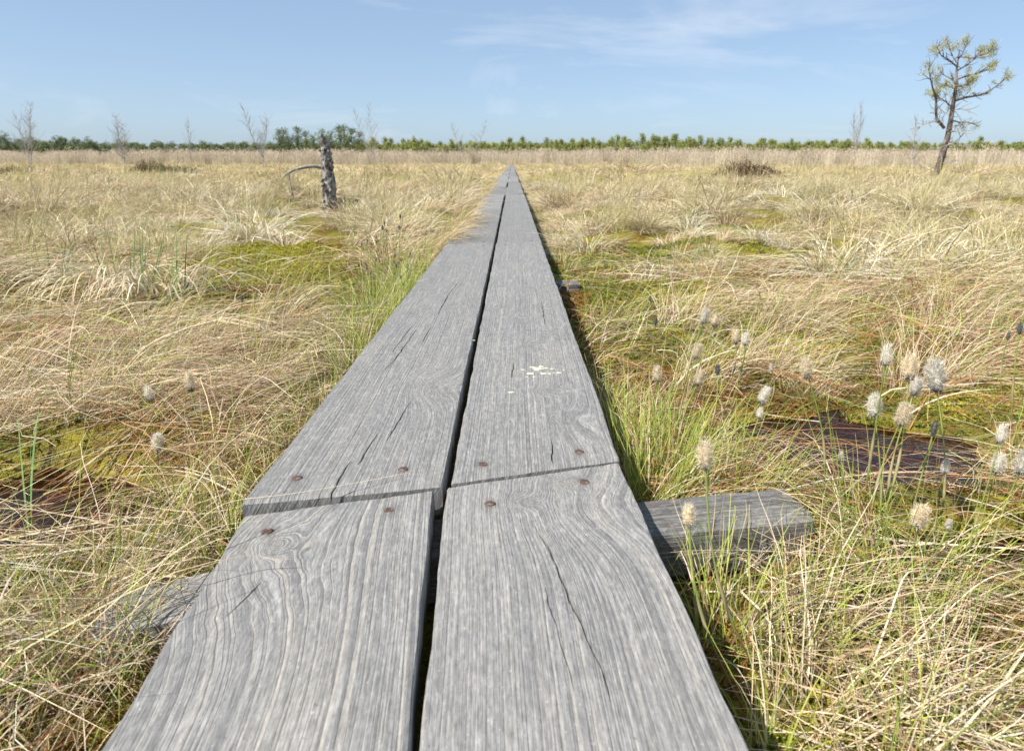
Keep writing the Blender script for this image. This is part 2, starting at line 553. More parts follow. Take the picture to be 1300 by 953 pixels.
    def pad0(A):
        return np.concatenate([A[:, :1], A[:, :1], A, A[:, -1:], A[:, -1:]], 1).ravel()
    # end caps: separate duplicated rows
    tris, cv, base = [], [], len(verts)
    gA, uA, vA, kA, sA = pad(G), pad0(X - x0), pad0(Y), pad0(K), pad0(ST)
    capG, capU, capV, capK = [], [], [], []
    for row, flip in ((0, 0), (rows - 1, 1)):
        r = ring[row].copy()
        low = r.copy(); low[:, 2] = zb
        o = base + len(cv) * 0 + sum(len(c) for c in cv)
        cv.append(r); cv.append(low)
        n_ = m
        for arr, src in ((capG, gA.reshape(rows, m)[row]), ):
            arr.append(src * 1.0); arr.append(src * 1.0 + 4)
        capU += [r[:, 0] - x0, r[:, 0] - x0]
        capV += [r[:, 2], low[:, 2]]
        capK += [np.zeros(m), np.zeros(m)]
        for i in range(1, m - 2):
            a, b2, c2, d2 = o + i, o + i + 1, o + n_ + i + 1, o + n_ + i
            tris.append((a, d2, b2) if not flip else (a, b2, d2))
            tris.append((b2, d2, c2) if not flip else (b2, c2, d2))
    verts = np.concatenate([verts] + cv)
    verts[:, 0] += yaw * (verts[:, 1] - 0.93)
    N = len(verts)
    at = {'g': np.concatenate([gA] + capG), 'u': np.concatenate([uA] + capU), 'v': np.concatenate([vA] + capV),
          'kn': np.concatenate([kA] + capK), 'seed': np.full(N, seed * 1.37), 'tone': np.full(N, tone), 'band': np.full(N, band), 'stain': np.concatenate([sA, np.zeros(N - len(sA))])}
    return mesh_np('plank', verts, quads, tris, M['plank'], False, attrs=at)


walk = empty('boardwalk', (0, 0.5, 0), 'narrow weathered grey boardwalk of paired planks running straight across the bog', 'boardwalk')
wl = Vector((0, 0.5, 0))


def child(name, me, parent):
    o = link(name, me, parent)
    o.matrix_parent_inverse = parent.matrix_world.inverted()
    return o


bpy.context.view_layer.update()
NAILS = (('L2', 377, 608), ('L2', 512, 597), ('NL', 338, 667), ('NL', 494, 645), ('R2', 613, 589), ('R2', 735, 573), ('NR', 622, 634), ('NR', 742, 608))
STN = lambda key: [tuple(on_z(a, b_, PLANK_TOP)[:2]) for k_, a, b_ in NAILS if k_ == key]
J0 = 0.95
PL = 3.18
planks = {}
# nearest pair
planks['NL'] = child('plank', plank_mesh(-0.388, -0.118, -0.9, 0.915, 0.0, 0.21, 0.0016, 0.004,
    knots=[(-0.365, 0.80, 0.12, 0.17, 9), (-0.322, 0.805, 0.022, 0.026, 5)],
    cracks=[([(-0.335, 0.66), (-0.315, 0.72)], 0.0016, 0.003)], seed=1, ringw=0.0100, roll=0.035, dz=-0.006, fan=10, stains=STN('NL'), tone=1.0, band=0.72, yaw=-0.068), walk)
planks['NR'] = child('plank', plank_mesh(-0.099, 0.183, -0.9, 1.008, 0.0, 0.30, 0.0016, 0.004,
    knots=[(0.088, 0.975, 0.020, 0.018, 9), (0.10, 0.90, 0.10, 0.11, 7), (0.016, 0.915, 0.020, 0.018, 6)],
    cracks=[([(0.022, 0.865), (0.030, 0.80), (0.045, 0.72), (0.060, 0.64), (0.072, 0.575), (0.078, 0.53)], 0.0019, 0.013),
            ([(0.028, 0.72), (0.035, 0.62), (0.042, 0.54)], 0.0013, 0.004), ([(0.062, 0.92), (0.082, 0.855)], 0.0013, 0.005)],
    seed=2, ringw=0.0066, dz=-0.006, roll=0.01, fan=-6, stains=STN('NR'), tone=1.03, band=0.42, yaw=-0.045), walk)
# second pair
planks['L2'] = child('plank', plank_mesh(-0.392, -0.108, 0.926, 0.94 + PL, 0.20, 0.05, 0.0016, 0.006,
    knots=[(-0.17, 1.42, 0.05, 0.10, 8), (-0.30, 1.75, 0.018, 0.03, 9), (-0.21, 2.25, 0.02, 0.035, 10), (-0.33, 2.6, 0.02, 0.03, 8), (-0.25, 3.3, 0.02, 0.03, 9)],
    cracks=[([(-0.268, 0.91), (-0.264, 0.985), (-0.262, 1.04)], 0.0022, 0.012), ([(-0.252, 1.03), (-0.245, 1.10), (-0.240, 1.16)], 0.0022, 0.009), ([(-0.222, 1.12), (-0.214, 1.25), (-0.21, 1.33)], 0.0018, 0.005),
            ([(-0.30, 1.55), (-0.285, 1.75), (-0.28, 1.95)], 0.0022, 0.008), ([(-0.31, 1.7), (-0.30, 2.0)], 0.0018, 0.005), ([(-0.245, 1.8), (-0.24, 2.0)], 0.0018, 0.005), ([(-0.24, 2.15), (-0.235, 2.5), (-0.22, 2.75)], 0.0024, 0.008)],
    seed=3, ringw=0.0068, dz=0.002, fan=2, stains=STN('L2'), tone=.97), walk)
planks['R2'] = child('plank', plank_mesh(-0.095, 0.180, 1.012, 1.00 + PL, 0.31, 0.03, 0.0016, 0.006,
    knots=[(0.09, 1.40, 0.03, 0.02, 10), (0.06, 1.78, 0.02, 0.03, 9), (0.02, 2.1, 0.02, 0.03, 8), (0.06, 2.65, 0.02, 0.04, 9), (0.12, 1.22, 0.03, 0.08, 5), (0.05, 3.4, 0.02, 0.03, 8)],
    cracks=[([(0.065, 1.035), (0.069, 1.08), (0.071, 1.13)], 0.0018, 0.009), ([(0.0, 1.5), (0.005, 1.62)], 0.0018, 0.005), ([(0.10, 2.0), (0.105, 2.4)], 0.0022, 0.006)],
    seed=4, ringw=0.0058, dz=0.0, fan=-3, stains=STN('R2'), tone=1.0), walk)
# the rest of the walk
for i in range(1, 28):
    yL, yR = 0.94 + PL * i + 0.004, 1.00 + PL * i + 0.004
    du, dv = (0.008, 0.02) if i < 3 else (0.035, 0.12)
    for side, (a, b_, ys) in enumerate(((XL0, XL1, yL), (XR0, XR1, yR))):
        o = random.uniform(-.006, .006) + (0.0 if i < 2 else random.uniform(-.008, .008)); s_ = 10 + i * 2 + side
        kn = [(random.uniform(a + .05, b_ - .05), ys + random.uniform(.2, 3), .02, .04, 9) for _ in range(4)]
        child('plank', plank_mesh(a + o, b_ + o, ys + random.uniform(0, .01), ys + PL - 0.008, random.uniform(-.03, .05), random.uniform(-.03, .05), du, dv, knots=kn,
                                  seed=s_, ringw=random.uniform(.005, .008), dz=random.uniform(-.009, .006), roll=random.uniform(-.03, .03), tone=random.uniform(.82, 1.10)), walk)


def nail_mesh(r=0.0082):
    v, f = [(0, 0, 0.0016)], []
    prof = [(0.45, 0.0015), (0.82, 0.0011), (1.0, 0.0002), (1.0, -0.003)]
    n = 14
    for (k, z) in prof:
        for i in range(n):
            t = 2 * math.pi * i / n
            q = k * r * (1 + 0.05 * math.sin(3 * t + 1))
            v.append((q * math.cos(t), q * math.sin(t), z))
    t3 = [(0, 1 + i, 1 + (i + 1) % n) for i in range(n)]
    q4 = [(1 + j * n + i, 1 + (j + 1) * n + i, 1 + (j + 1) * n + (i + 1) % n, 1 + j * n + (i + 1) % n) for j in range(3) for i in range(n)]
    return mesh_np('nail_head', v, q4, t3, M['rust'], True)


def top_at(plank, x, y):
    me = plank.data
    n = len(me.vertices)
    co = np.empty(n * 3, dtype=np.float32); me.vertices.foreach_get('co', co); co = co.reshape(-1, 3)
    sel = co[(co[:, 2] > 0.09)]
    d = (sel[:, 0] - x) ** 2 + (sel[:, 1] - y) ** 2
    return float(np.max(sel[np.argsort(d)[:20], 2]))


nm = nail_mesh()
for key, px, py in NAILS:
    p = on_z(px, py, PLANK_TOP)
    pk = planks[key]
    o = link('nail_head', nm, pk)
    o.location = (p[0], p[1], top_at(pk, p[0], p[1]) + (0.0001 if (px, py) != (494, 645) else -0.0009))
    o.rotation_euler = (random.uniform(-.12, .12), random.uniform(-.12, .12), random.uniform(0, 6))
for key, xs, y in (('L2', (-.33, -.17), 4.03), ('R2', (-.04, .12), 4.08)):
    for x in xs:
        o = link('nail_head', nm, planks[key]); o.location = (x, y, top_at(planks[key], x, y))
planks_far = [o for o in walk.children if o.name.startswith('plank.') and o not in planks.values()][:2]
for pk, xs, y in zip(planks_far, ((-.33, -.17), (-.04, .12)), (4.22, 4.28)):
    for x in xs:
        o = link('nail_head', nm, pk); o.location = (x, y, top_at(pk, x, y))

# pale dried droppings on the right plank: thin ragged flakes
for (px, py, r) in ((682, 468, .019), (690, 474, .012), (673, 474, .013), (700, 468, .009), (697, 474, .006), (710, 473, .008), (601, 432, .006), (648, 497, .008), (664, 469, .006), (676, 466, .010), (686, 465, .011), (678, 478, .006), (693, 467, .008), (703, 473, .004), (716, 470, .004), (669, 478, .004)):
    p = on_z(px, py, PLANK_TOP)
    n = 13
    v = [(0, 0, 0.0008)]
    for i in range(n):
        t = 2 * math.pi * i / n; q = r * random.uniform(.35, 1.2)
        v.append((q * math.cos(t), q * math.sin(t) * 0.85, -0.0006))
    o = link('dropping_stain', mesh_np('dropping_stain', v, tris=[(0, 1 + i, 1 + (i + 1) % n) for i in range(n)], mat=M['lichen'], smooth=True), planks['R2'])
    o.location = (p[0], p[1], top_at(planks['R2'], p[0], p[1]) + 0.0002)


def beam_mesh(p0, p1, w, h, zt, seed=0, drop=0.0):
    """squared timber with rounded worn arrises, checks along its length and sawn ends"""
    p0, p1 = np.array(p0), np.array(p1)
    L = np.linalg.norm(p1 - p0); d = (p1 - p0) / L; s = np.array([-d[1], d[0]])
    n = max(8, int(L / 0.008))
    prof = []
    for i in range(36):
        t = 2 * math.pi * i / 36
        cs, sn = math.cos(t), math.sin(t)
        k = (abs(cs) ** 11 + abs(sn) ** 11) ** (-1 / 11)
        prof.append((k * cs * w / 2, k * sn * h / 2 - h / 2))
    prof = np.array(prof)
    ys = np.linspace(0, L, n + 1)
    rows = []
    for j, yy in enumerate(ys):
        k = 1 - 0.03 * (1 - min(1, min(yy, L - yy) / 0.012))
        a = prof.copy()
        nz = np.array([vn(yy * 5, i * 0.8 % 28, seed) - .5 + 0.8 * (vn(yy * 1.5, i * 3.1, seed + 4) - .5) for i in range(36)])
        a *= (k * (1 + 0.06 * nz))[:, None]
        for ci, dep in ((4, .012), (31, .014), (29, .008), (13, .012), (10, .008)):
            a[ci] *= 1 - dep / (w / 2) * (0.5 + 0.8 * vn(yy * 6, ci, seed))
        xy = p0[None] + d[None] * yy + s[None] * a[:, :1]
        rows.append(np.concatenate([xy, zt - drop * (1 - yy / L) + a[:, 1:]], 1))
    ring = np.array(rows)
    m = 36
    ii = np.arange((n + 1) * m).reshape(n + 1, m)
    nx = np.roll(ii, -1, 1)
    q = np.stack([ii[:-1], nx[:-1], nx[1:], ii[1:]], -1).reshape(-1, 4)
    v = ring.reshape(-1, 3)
    c0, c1 = ring[0].mean(0), ring[-1].mean(0)
    nb = len(v)
    v = np.concatenate([v, [c0], [c1]])
    t3 = [(nb, (i + 1) % m, i) for i in range(m)] + [(nb + 1, n * m + i, n * m + (i + 1) % m) for i in range(m)]
    uc = np.concatenate([np.tile(np.arange(m) * 0.009, n + 1), [0, 0]])
    vc = np.concatenate([np.repeat(ys, m), [0, 0]])
    return mesh_np('crossbeam', v, q, t3, M['beam'], False, attrs={'g': uc / 0.006, 'u': uc, 'v': vc, 'kn': uc * 0, 'seed': uc * 0 + seed, 'tone': uc * 0 + 1.0, 'band': uc * 0 + .2, 'stain': uc * 0})


child('crossbeam', beam_mesh((-0.21, 0.889), (0.462, 1.008), 0.105, 0.085, 0.076, 3), walk)
pale = child('crossbeam', beam_mesh((-0.545, 0.785), (-0.215, 0.878), 0.10, 0.085, 0.062, 4, 0.03), walk)
pale.data.materials.clear(); pale.data.materials.append(M['plank'])
child('crossbeam', beam_mesh((-0.44, 3.38), (0.335, 3.42), 0.12, 0.06, 0.022, 5), walk)
for i in range(1, 14):
    yy = 0.97 + PL * i
    child('crossbeam', beam_mesh((-0.44, yy - .02), (0.215, yy + .02), 0.12, 0.10, 0.074, 6 + i), walk)


# ------------------------------------------------------------------ blades of grass
def blade_arrays(p0, az, e0, L, bend, w, S=5, clamp=None, wob=0.0, twist=None, taper=0.75, lift=None, walk_ok=False):
    """ribbons: start point, azimuth, start elevation, length, total bend (rad), width. Returns verts (N,S+1,2,3) and keep mask"""
    N = len(L)
    t = np.linspace(0, 1, S + 1)
    pos = np.zeros((N, S + 1, 3)); pos[:, 0] = p0
    azt = az.copy()
    tang = np.zeros((N, S + 1, 3))
    for k in range(S):
        tm = (k + 0.5) / S
        e = e0 - bend * tm ** 1.25
        a = az + wob * np.sin(tm * 3.0) if not np.isscalar(wob) else az + wob * tm
        dr = np.stack([np.cos(e) * np.cos(a), np.cos(e) * np.sin(a), np.sin(e)], -1)
        tang[:, k] = dr
        nxt = pos[:, k] + dr * (L / S)[:, None]
        if clamp is not None:
            fl = clamp(nxt[:, 0], nxt[:, 1]) + (lift if lift is not None else 0.003)
            nxt[:, 2] = np.maximum(nxt[:, 2], fl)
        pos[:, k + 1] = nxt
    tang[:, S] = tang[:, S - 1]
    side = np.stack([-np.sin(az), np.cos(az), np.zeros(N)], -1)
    if twist is None: twist = rng.uniform(-1.1, 1.1, N)
    up = np.cross(tang[:, 0], side)
    sv = side * np.cos(twist)[:, None] + up * np.sin(twist)[:, None]
    wd = w[:, None] * (1 - taper * t[None] ** 1.6) * 0.5
    verts = np.stack([pos - sv[:, None] * wd[..., None], pos + sv[:, None] * wd[..., None]], 2)
    keep = np.ones(N, bool)
    if not walk_ok:
        bad = in_walk(pos[..., 0], pos[..., 1], 0.004) & (pos[..., 2] < PLANK_TOP + 0.004) & (pos[..., 1] < 92)
        keep = ~bad.any(1)
    return verts, keep


def blades_to_mesh(name, verts, cols, mat):
    N, S1 = verts.shape[:2]
    v = verts.reshape(-1, 3)
    base = (np.arange(N) * S1 * 2)[:, None] + (np.arange(S1 - 1) * 2)[None]
    q = np.stack([base, base + 1, base + 3, base + 2], -1).reshape(-1, 4)
    if cols.ndim == 2: c = np.repeat(cols, S1 * 2, 0)
    else: c = np.repeat(cols, 2, 1).reshape(-1, 3)
    return v, q, c


class Bag:
    """collects ribbons for one mesh object"""
    def __init__(s): s.v, s.q, s.c, s.n = [], [], [], 0
    def add(s, verts, cols, keep=None):
        if keep is not None: verts, cols = verts[keep], cols[keep]
        if len(verts) == 0: return
        v, q, c = blades_to_mesh('', verts, cols, None)
        s.v.append(v); s.q.append(q + s.n); s.c.append(c); s.n += len(v)
    def mesh(s, name, mat):
        return mesh_np(name, np.concatenate(s.v), np.concatenate(s.q), mat=mat, col=np.concatenate(s.c))


STRAW = np.array([(0.68, 0.54, 0.34), (0.76, 0.64, 0.45), (0.58, 0.43, 0.25), (0.66, 0.56, 0.42), (0.40, 0.26, 0.14), (0.54, 0.43, 0.27)])
GREEN = np.array([(0.36, 0.41, 0.07), (0.29, 0.37, 0.06), (0.42, 0.43, 0.11), (0.23, 0.31, 0.055)])
RUST = np.array([(0.36, 0.17, 0.07), (0.28, 0.11, 0.045), (0.44, 0.25, 0.11)])
BROWN = np.array([(0.24, 0.16, 0.09), (0.17, 0.11, 0.07)])
BLEACH = np.array([(0.68, 0.62, 0.46), (0.62, 0.55, 0.38), (0.70, 0.66, 0.54)])


def pick(pal, n, j=0.12):
    c = pal[rng.integers(0, len(pal), n)]
    return np.clip(c * (1 + rng.normal(0, j, (n, 1))) * (1 + rng.normal(0, 0.03, (n, 3))), 0.01, 0.9)


def flow(x, y):
    """direction in which the dead leaves are combed"""
    base = np.where(x < -0.1, 0.55 + 0.9 * (fbm(x * 0.8 + 3, y * 0.8, 41) - 0.5) * 2, 0.05 + 1.1 * (fbm(x * 0.9, y * 0.9, 43) - 0.5) * 2)
    return base + 2.6 * (fbm(x * 2.4, y * 2.4, 45) - 0.5)


def sample_area(n, y0, y1, margin=0.5, power=1.0):
    """points in the widening strip that the camera looks over"""
    u = rng.random(n * 2)
    y = (y0 ** (1 + power) + u * (y1 ** (1 + power) - y0 ** (1 + power))) ** (1 / (1 + power))
    x = (rng.random(n * 2) * 2 - 1) * (0.80 * y + margin)
    ok = ~in_walk(x, y, 0.01)
    return x[ok][:n], y[ok][:n]


straw_bag, green_bag = Bag(), Bag()

# moss openings: places where little straw lies
def openness(x, y):
    o = np.maximum(ss(0.52, 0.64, fbm(x * 1.3 + 5, y * 1.3, 61, 3)), 0.9 * ss(0.56, 0.66, fbm(x * 3.4 + 2, y * 3.4, 65, 3)))
    for (cx, cy, a, b_) in ((-1.35, 3.3, .55, .9), (0.30, .66, .07, .12), (0.5, 3.3, .35, .9), (-0.62, 1.75, .14, .2), (-1.45, 4.4, .5, .5), (0.55, 2.0, .25, .2)):
        o = np.maximum(o, np.exp(-(((x - cx) / a) ** 2 + ((y - cy) / b_) ** 2) ** 2))
    return o


# 1. lying dead leaves
for (n, y0, y1, wd, pw) in ((15000, 0.32, 1.7, 0.0023, 0.7), (21000, 1.5, 4.2, 0.0033, 0.5)):
    x, y = sample_area(n, y0, y1, 0.55, pw)
    keep = rng.random(n) > 0.88 * openness(x, y)
    x, y = x[keep], y[keep]; n = len(x)
    az = flow(x, y) + rng.normal(0, 0.34 + 0.6 * (rng.random(n) < .3), n) + np.where(rng.random(n) < 0.4, math.pi, 0)
    L = rng.uniform(0.12, 0.42, n) * (0.75 + 0.5 * rng.random(n))
    e0 = np.abs(rng.normal(0.12, 0.22, n)); bend = e0 + rng.uniform(0.0, 0.35, n)
    z0 = H(x, y) + rng.random(n) ** 1.7 * 0.055
    w = wd * rng.uniform(0.4, 1.0, n) * np.where(rng.random(n) < .18, 1.9, 1.0)
    pd = pool_d(x, y)
    heap = ss(.42, .66, fbm(x * 3.1 + 9, y * 3.1, 141, 3))
    lift = 0.002 + rng.random(n) ** 1.5 * (0.018 + 0.085 * heap) * (1 - 0.9 * pd)
    v, k = blade_arrays(np.stack([x, y, z0], -1), az, e0, L, bend, w, 5, H, rng.normal(0, 0.95, n), lift=lift)
    mp_ = v[:, 3].mean(1)
    k &= rng.random(n) > 0.82 * np.clip(np.maximum(pool_d(x, y), pool_d(mp_[:, 0], mp_[:, 1])) * 1.8, 0, 1)
    c = pick(STRAW, n)
    bl = rng.random(n) < 0.16; c[bl] = pick(BLEACH, bl.sum())
    wet = (rng.random(n) < np.clip(pool_d(x, y) * 3.0 + 0.8 * np.exp(-(((x + .78) / .30) ** 2 + ((y - 1.27) / .20) ** 2)) + 0.7 * np.exp(-(((x - .8) / .45) ** 2 + ((y - 1.5) / .35) ** 2)) + 0.95 * ss(0.52, 0.64, fbm(x * 2.2, y * 2.2, 71)), 0, 0.8)); c[wet] = pick(RUST, wet.sum())
    br = rng.random(n) < 0.15; c[br] = pick(BROWN, br.sum())
    gr = rng.random(n) < 0.06; c[gr] = pick(GREEN, gr.sum())
    straw_bag.add(v, c, k)

def HW(x, y):
    return np.where(in_walk(x, y, 0.0), PLANK_TOP, H(x, y))


# 2. tussocks of arching dead leaves with young green stems
def tussock(cx, cy, r, n, ln, green=0.12, lean=None, leanw=0.5, width=0.0018, pal=STRAW, e=(0.6, 1.35), bendr=(0.7, 2.2), bag=None, walk_ok=False, clamp=None):
    a0 = rng.random(n) * 2 * math.pi
    rr = np.sqrt(rng.random(n)) * r
    x, y = cx + rr * np.cos(a0), cy + rr * np.sin(a0)
    az = a0 + rng.normal(0, 0.5, n)
    if lean is not None:
        vx = np.cos(az) + leanw * 2 * math.cos(lean); vy = np.sin(az) + leanw * 2 * math.sin(lean); az = np.arctan2(vy, vx)
    L = ln * rng.uniform(0.45, 1.2, n)
    e0 = rng.uniform(e[0], e[1], n); bend = rng.uniform(bendr[0], bendr[1], n)
    isg = rng.random(n) < green
    e0[isg] = rng.uniform(0.85, 1.5, isg.sum()); bend[isg] = rng.uniform(0.05, 0.7, isg.sum()); L[isg] *= 0.85
    w = width * rng.uniform(0.6, 1.3, n)
    z = H(x, y) - 0.005
    v, k = blade_arrays(np.stack([x, y, z], -1), az, e0, L, bend, w, 6, clamp or H, rng.normal(0, 0.4, n), lift=0.003 + rng.random(n) * 0.03, walk_ok=walk_ok)
    for q_ in (3, 6):
        mp_ = v[:, q_].mean(1); k &= rng.random(n) > 0.85 * np.clip(pool_d(mp_[:, 0], mp_[:, 1]) * 1.5, 0, 1)
    c = pick(pal, n); c[isg] = pick(GREEN, isg.sum())
    if bag is None:
        green_bag.add(v[isg], c[isg], k[isg]); straw_bag.add(v[~isg], c[~isg], k[~isg])
    else: bag.add(v, c, k)


x, y = sample_area(210, 0.5, 4.6, 0.5, 0.9)
for cx, cy in zip(x, y):
    if pool_d(np.array(cx), np.array(cy)) > 0.15 or openness(np.array([cx]), np.array([cy]))[0] > 0.55 or in_walk(cx, cy, 0.07): continue
    tussock(cx, cy, rng.uniform(.03, .09), int(rng.integers(35, 95)), rng.uniform(.16, .32), rng.uniform(.05, .35), flow(np.array([cx]), np.array([cy]))[0], .45)
# green tufts along the right side of the walk and the big ones on the left
for (cx, cy, r, n, ln, g, lean, lw) in ((0.27, 1.18, .07, 260, .23, .75, 1.0, .5), (0.33, 1.32, .09, 260, .24, .6, .7, .5), (0.27, 1.45, .06, 180, .22, .6, .8, .4),
        (0.24, 1.62, .05, 130, .2, .5, 1.2, .4), (0.42, 1.15, .08, 180, .22, .5, .3, .6), (-0.52, 1.02, .06, 150, .20, .45, 2.2, .3), (-0.47, 1.22, .05, 110, .2, .4, 1.8, .3),
        (-0.52, 2.55, .10, 330, .30, .7, 1.3, .25), (-0.50, 2.95, .10, 330, .32, .7, 1.5, .2), (-0.60, 2.75, .12, 260, .30, .5, 2.2, .2), (-0.49, 3.4, .09, 260, .33, .6, 1.5, .2),
        (-0.62, 3.6, .12, 240, .32, .3, 1.8, .2), (-0.72, 0.62, .08, 190, .24, .55, 2.0, .35), (-0.60, 0.50, .06, 130, .22, .5, 1.6, .3), (-0.82, 0.78, .07, 150, .24, .35, 2.6, .3),
        (0.62, 0.98, .10, 240, .27, .55, 1.0, .25), (0.74, 0.90, .10, 240, .28, .5, .9, .25), (0.56, 0.86, .07, 120, .24, .4, .6, .3), (0.92, 0.88, .10, 170, .28, .4, .8, .3), (1.0, 1.2, .1, 160, .28, .4, 1.2, .3),
        (0.30, 0.80, .05, 150, .19, .45, 0.4, .4), (0.36, 0.68, .06, 110, .20, .35, 0.2, .5), (0.29, 0.60, .04, 60, .16, .45, 0.8, .3), (0.42, 0.80, .06, 150, .22, .35, 0.1, .5), (0.46, 0.58, .06, 150, .22, .35, 0.3, .5), (0.55, 0.70, .07, 140, .24, .3, -.2, .5), (0.36, 0.52, .05, 60, .18, .4, 0.6, .4),
        (-0.46, 1.40, .05, 130, .2, .6, 1.9, .3), (-0.47, 1.62, .05, 140, .2, .6, 1.7, .3), (-0.48, 1.9, .06, 160, .23, .55, 1.6, .3), (-0.50, 2.2, .07, 200, .26, .65, 1.5, .25), (-0.44, 0.93, .04, 90, .17, .7, 1.8, .3), (-0.72, 1.9, .09, 200, .28, .2, 0.6, .5), (-1.0, 2.1, .10, 240, .30, .12, 0.3, .6), (-0.9, 2.5, .11, 260, .32, .1, 0.1, .6), (-1.3, 2.3, .12, 280, .34, .06, -.2, .6),
        (0.55, 1.85, .10, 220, .30, .15, 0.2, .6), (0.8, 2.0, .11, 260, .32, .12, -.1, .6), (1.2, 1.9, .12, 280, .32, .12, 0.2, .6), (0.65, 2.5, .11, 260, .32, .12, 0.3, .6), (1.1, 2.6, .13, 300, .34, .1, -.2, .6), (1.6, 2.4, .13, 300, .34, .08, .1, .6),
        (-0.52, 0.72, .05, 150, .20, .3, 0.8, .5), (-0.60, 0.86, .06, 150, .22, .15, -.6, .5), (-0.62, 0.76, .06, 140, .2, .3, 0.3, .5), (-0.50, 0.70, .04, 70, .18, .3, 1.2, .4), (-1.35, 1.55, .16, 420, .34, .06, 0.2, .6), (-1.5, 1.85, .14, 320, .32, .08, -.3, .6), (-1.05, 1.6, .12, 220, .32, .06, 0.4, .6)):
    tussock(cx, cy, r, n, ln, g, lean, lw)
# brown-straw fringe that hangs over the left planks further on
FRINGE = np.array([(0.56, 0.44, 0.26), (0.64, 0.53, 0.34), (0.44, 0.33, 0.19)])
for k in range(16):
    tussock(-0.44 - random.uniform(0, .14), 4.25 + k * .12 + random.uniform(-.1, .1), .07, 100, random.uniform(.27, .38), .06, -0.15, .8, .0036, FRINGE, (0.8, 1.4), (1.0, 2.4), walk_ok=True, clamp=HW)
for k in range(30):
    cy = 6.0 + (k / 30) ** 1.3 * 10 + random.uniform(-.1, .1)
    tussock(-0.47 - random.uniform(0, .14), cy, .08, 70, random.uniform(.25, .34), .08, -0.15, .7, .0042, FRINGE, (0.8, 1.4), (1.0, 2.4), walk_ok=True, clamp=HW)

# 3. loose upright green stems everywhere
n = 3000
x, y = sample_area(n, 0.42, 4.5, 0.5, 0.5)
keep = (rng.random(n) < 0.30 + 0.7 * ss(0.42, 0.62, fbm(x * 2, y * 2, 81))) & (pool_d(x, y) < 0.35)
x, y = x[keep], y[keep]; n = len(x)
az = rng.normal(0.7, 1.0, n); e0 = rng.uniform(0.75, 1.5, n)
v, k = blade_arrays(np.stack([x, y, H(x, y)], -1), az, e0, rng.uniform(.07, .24, n), rng.uniform(0, .6, n), rng.uniform(.0009, .0019, n) * (1 + .15 * y), 5, H, rng.normal(0, .3, n))
c = pick(GREEN, n); tip = np.repeat(c[:, None], 6, 1); red = rng.random(n) < .3; tip[red, :2] = pick(RUST, red.sum())[:, None]; 
green_bag.add(v, tip, k)

# 4. long sweeping straws in the foreground, some over the left plank
def straw_line(pts, w=0.0022, col=(0.66, 0.56, 0.36)):
    pts = np.array(pts, float)
    t = np.linspace(0, 1, len(pts)); tt = np.linspace(0, 1, 25)
    # smooth interpolation
    P_ = np.stack([np.interp(tt, t, pts[:, i]) for i in range(3)], -1)
    for _ in range(6): P_[1:-1] = (P_[:-2] + 2 * P_[1:-1] + P_[2:]) / 4
    d = np.gradient(P_, axis=0); s = np.stack([-d[:, 1], d[:, 0], 0 * d[:, 0]], -1); s /= np.linalg.norm(s, axis=1)[:, None] + 1e-9
    ww = (w * 0.5 * (1 - 0.6 * tt))[:, None]
    straw_bag.add(np.stack([P_ - s * ww, P_ + s * ww], 1)[None], np.array([col]))
zt = PLANK_TOP
straw_line([(-0.50, 0.84, .05), (-0.42, 0.868, .150), (-0.33, 0.885, .150), (-0.25, 0.925, .146), (-0.16, 0.985, .138)])
straw_line([(-0.56, 0.66, .03), (-0.44, 0.735, .13), (-0.385, 0.795, .155), (-0.338, 0.835, .139)], .0026)
straw_line([(-0.50, 0.62, .06), (-0.40, 0.70, .14), (-0.33, 0.735, .15), (-0.27, 0.74, .140)], .002, (0.50, 0.36, 0.22))
straw_line([(-0.46, 0.56, .06), (-0.40, 0.63, .15), (-0.345, 0.68, .165), (-0.31, 0.70, .150)], .0012, (0.10, 0.09, 0.08))
straw_line([(-0.75, 1.02, .04), (-0.6, 1.0, .13), (-0.47, .95, .15), (-0.40, 0.87, .10)], .002)
straw_line([(-0.9, 0.95, .04), (-0.7, 1.12, .14), (-0.52, 1.08, .12), (-0.44, .95, .06)], .0022)
for k in range(90):                          # pale sweeping stems lower right
    x0, y0 = random.uniform(.34, .55), random.uniform(.50, .88); l = random.uniform(.25, .5)
    a = random.gauss(-.12, .42)
    h0 = float(H(x0, y0)); x1, y1 = x0 + l * math.cos(a), y0 + l * math.sin(a); h1 = float(H(x1, y1))
    straw_line([(x0, y0, h0 + random.uniform(.01, .07)), (x0 * .6 + x1 * .4, y0 * .6 + y1 * .4 + random.gauss(0, .02), max(h0, h1) + random.uniform(.03, .11)), (x1, y1, h1 + random.uniform(.0, .05))], random.uniform(.0012, .0026), tuple(pick(BLEACH if k % 3 == 0 else STRAW, 1)[0]))
for k in range(90):                          # the combed swathe left of the walk
    x0, y0 = random.gauss(-.95, .12), random.gauss(1.25, .10)
    x1, y1 = -.47 + random.gauss(-.05, .04), random.uniform(1.6, 2.3)
    xm, ym = -.72 + random.gauss(0, .06), random.gauss(1.55, .12)
    straw_line([(x0, y0, float(H(x0, y0)) + .01), (xm, ym, float(H(xm, ym)) + random.uniform(.03, .09)), (x1, y1, float(H(x1, y1)) + random.uniform(.01, .06))], random.uniform(.0014, .0024),
               tuple(pick(STRAW if k % 3 else RUST, 1)[0]))

tag(link('dead_grass', straw_bag.mesh('dead_grass', M['grass'])), 'matted straw-coloured dead grass lying around the boardwalk', 'dead grass', kind='stuff')
tag(link('green_grass', green_bag.mesh('green_grass', M['grass'])), 'fresh green grass stems growing through the dead grass', 'grass', kind='stuff')


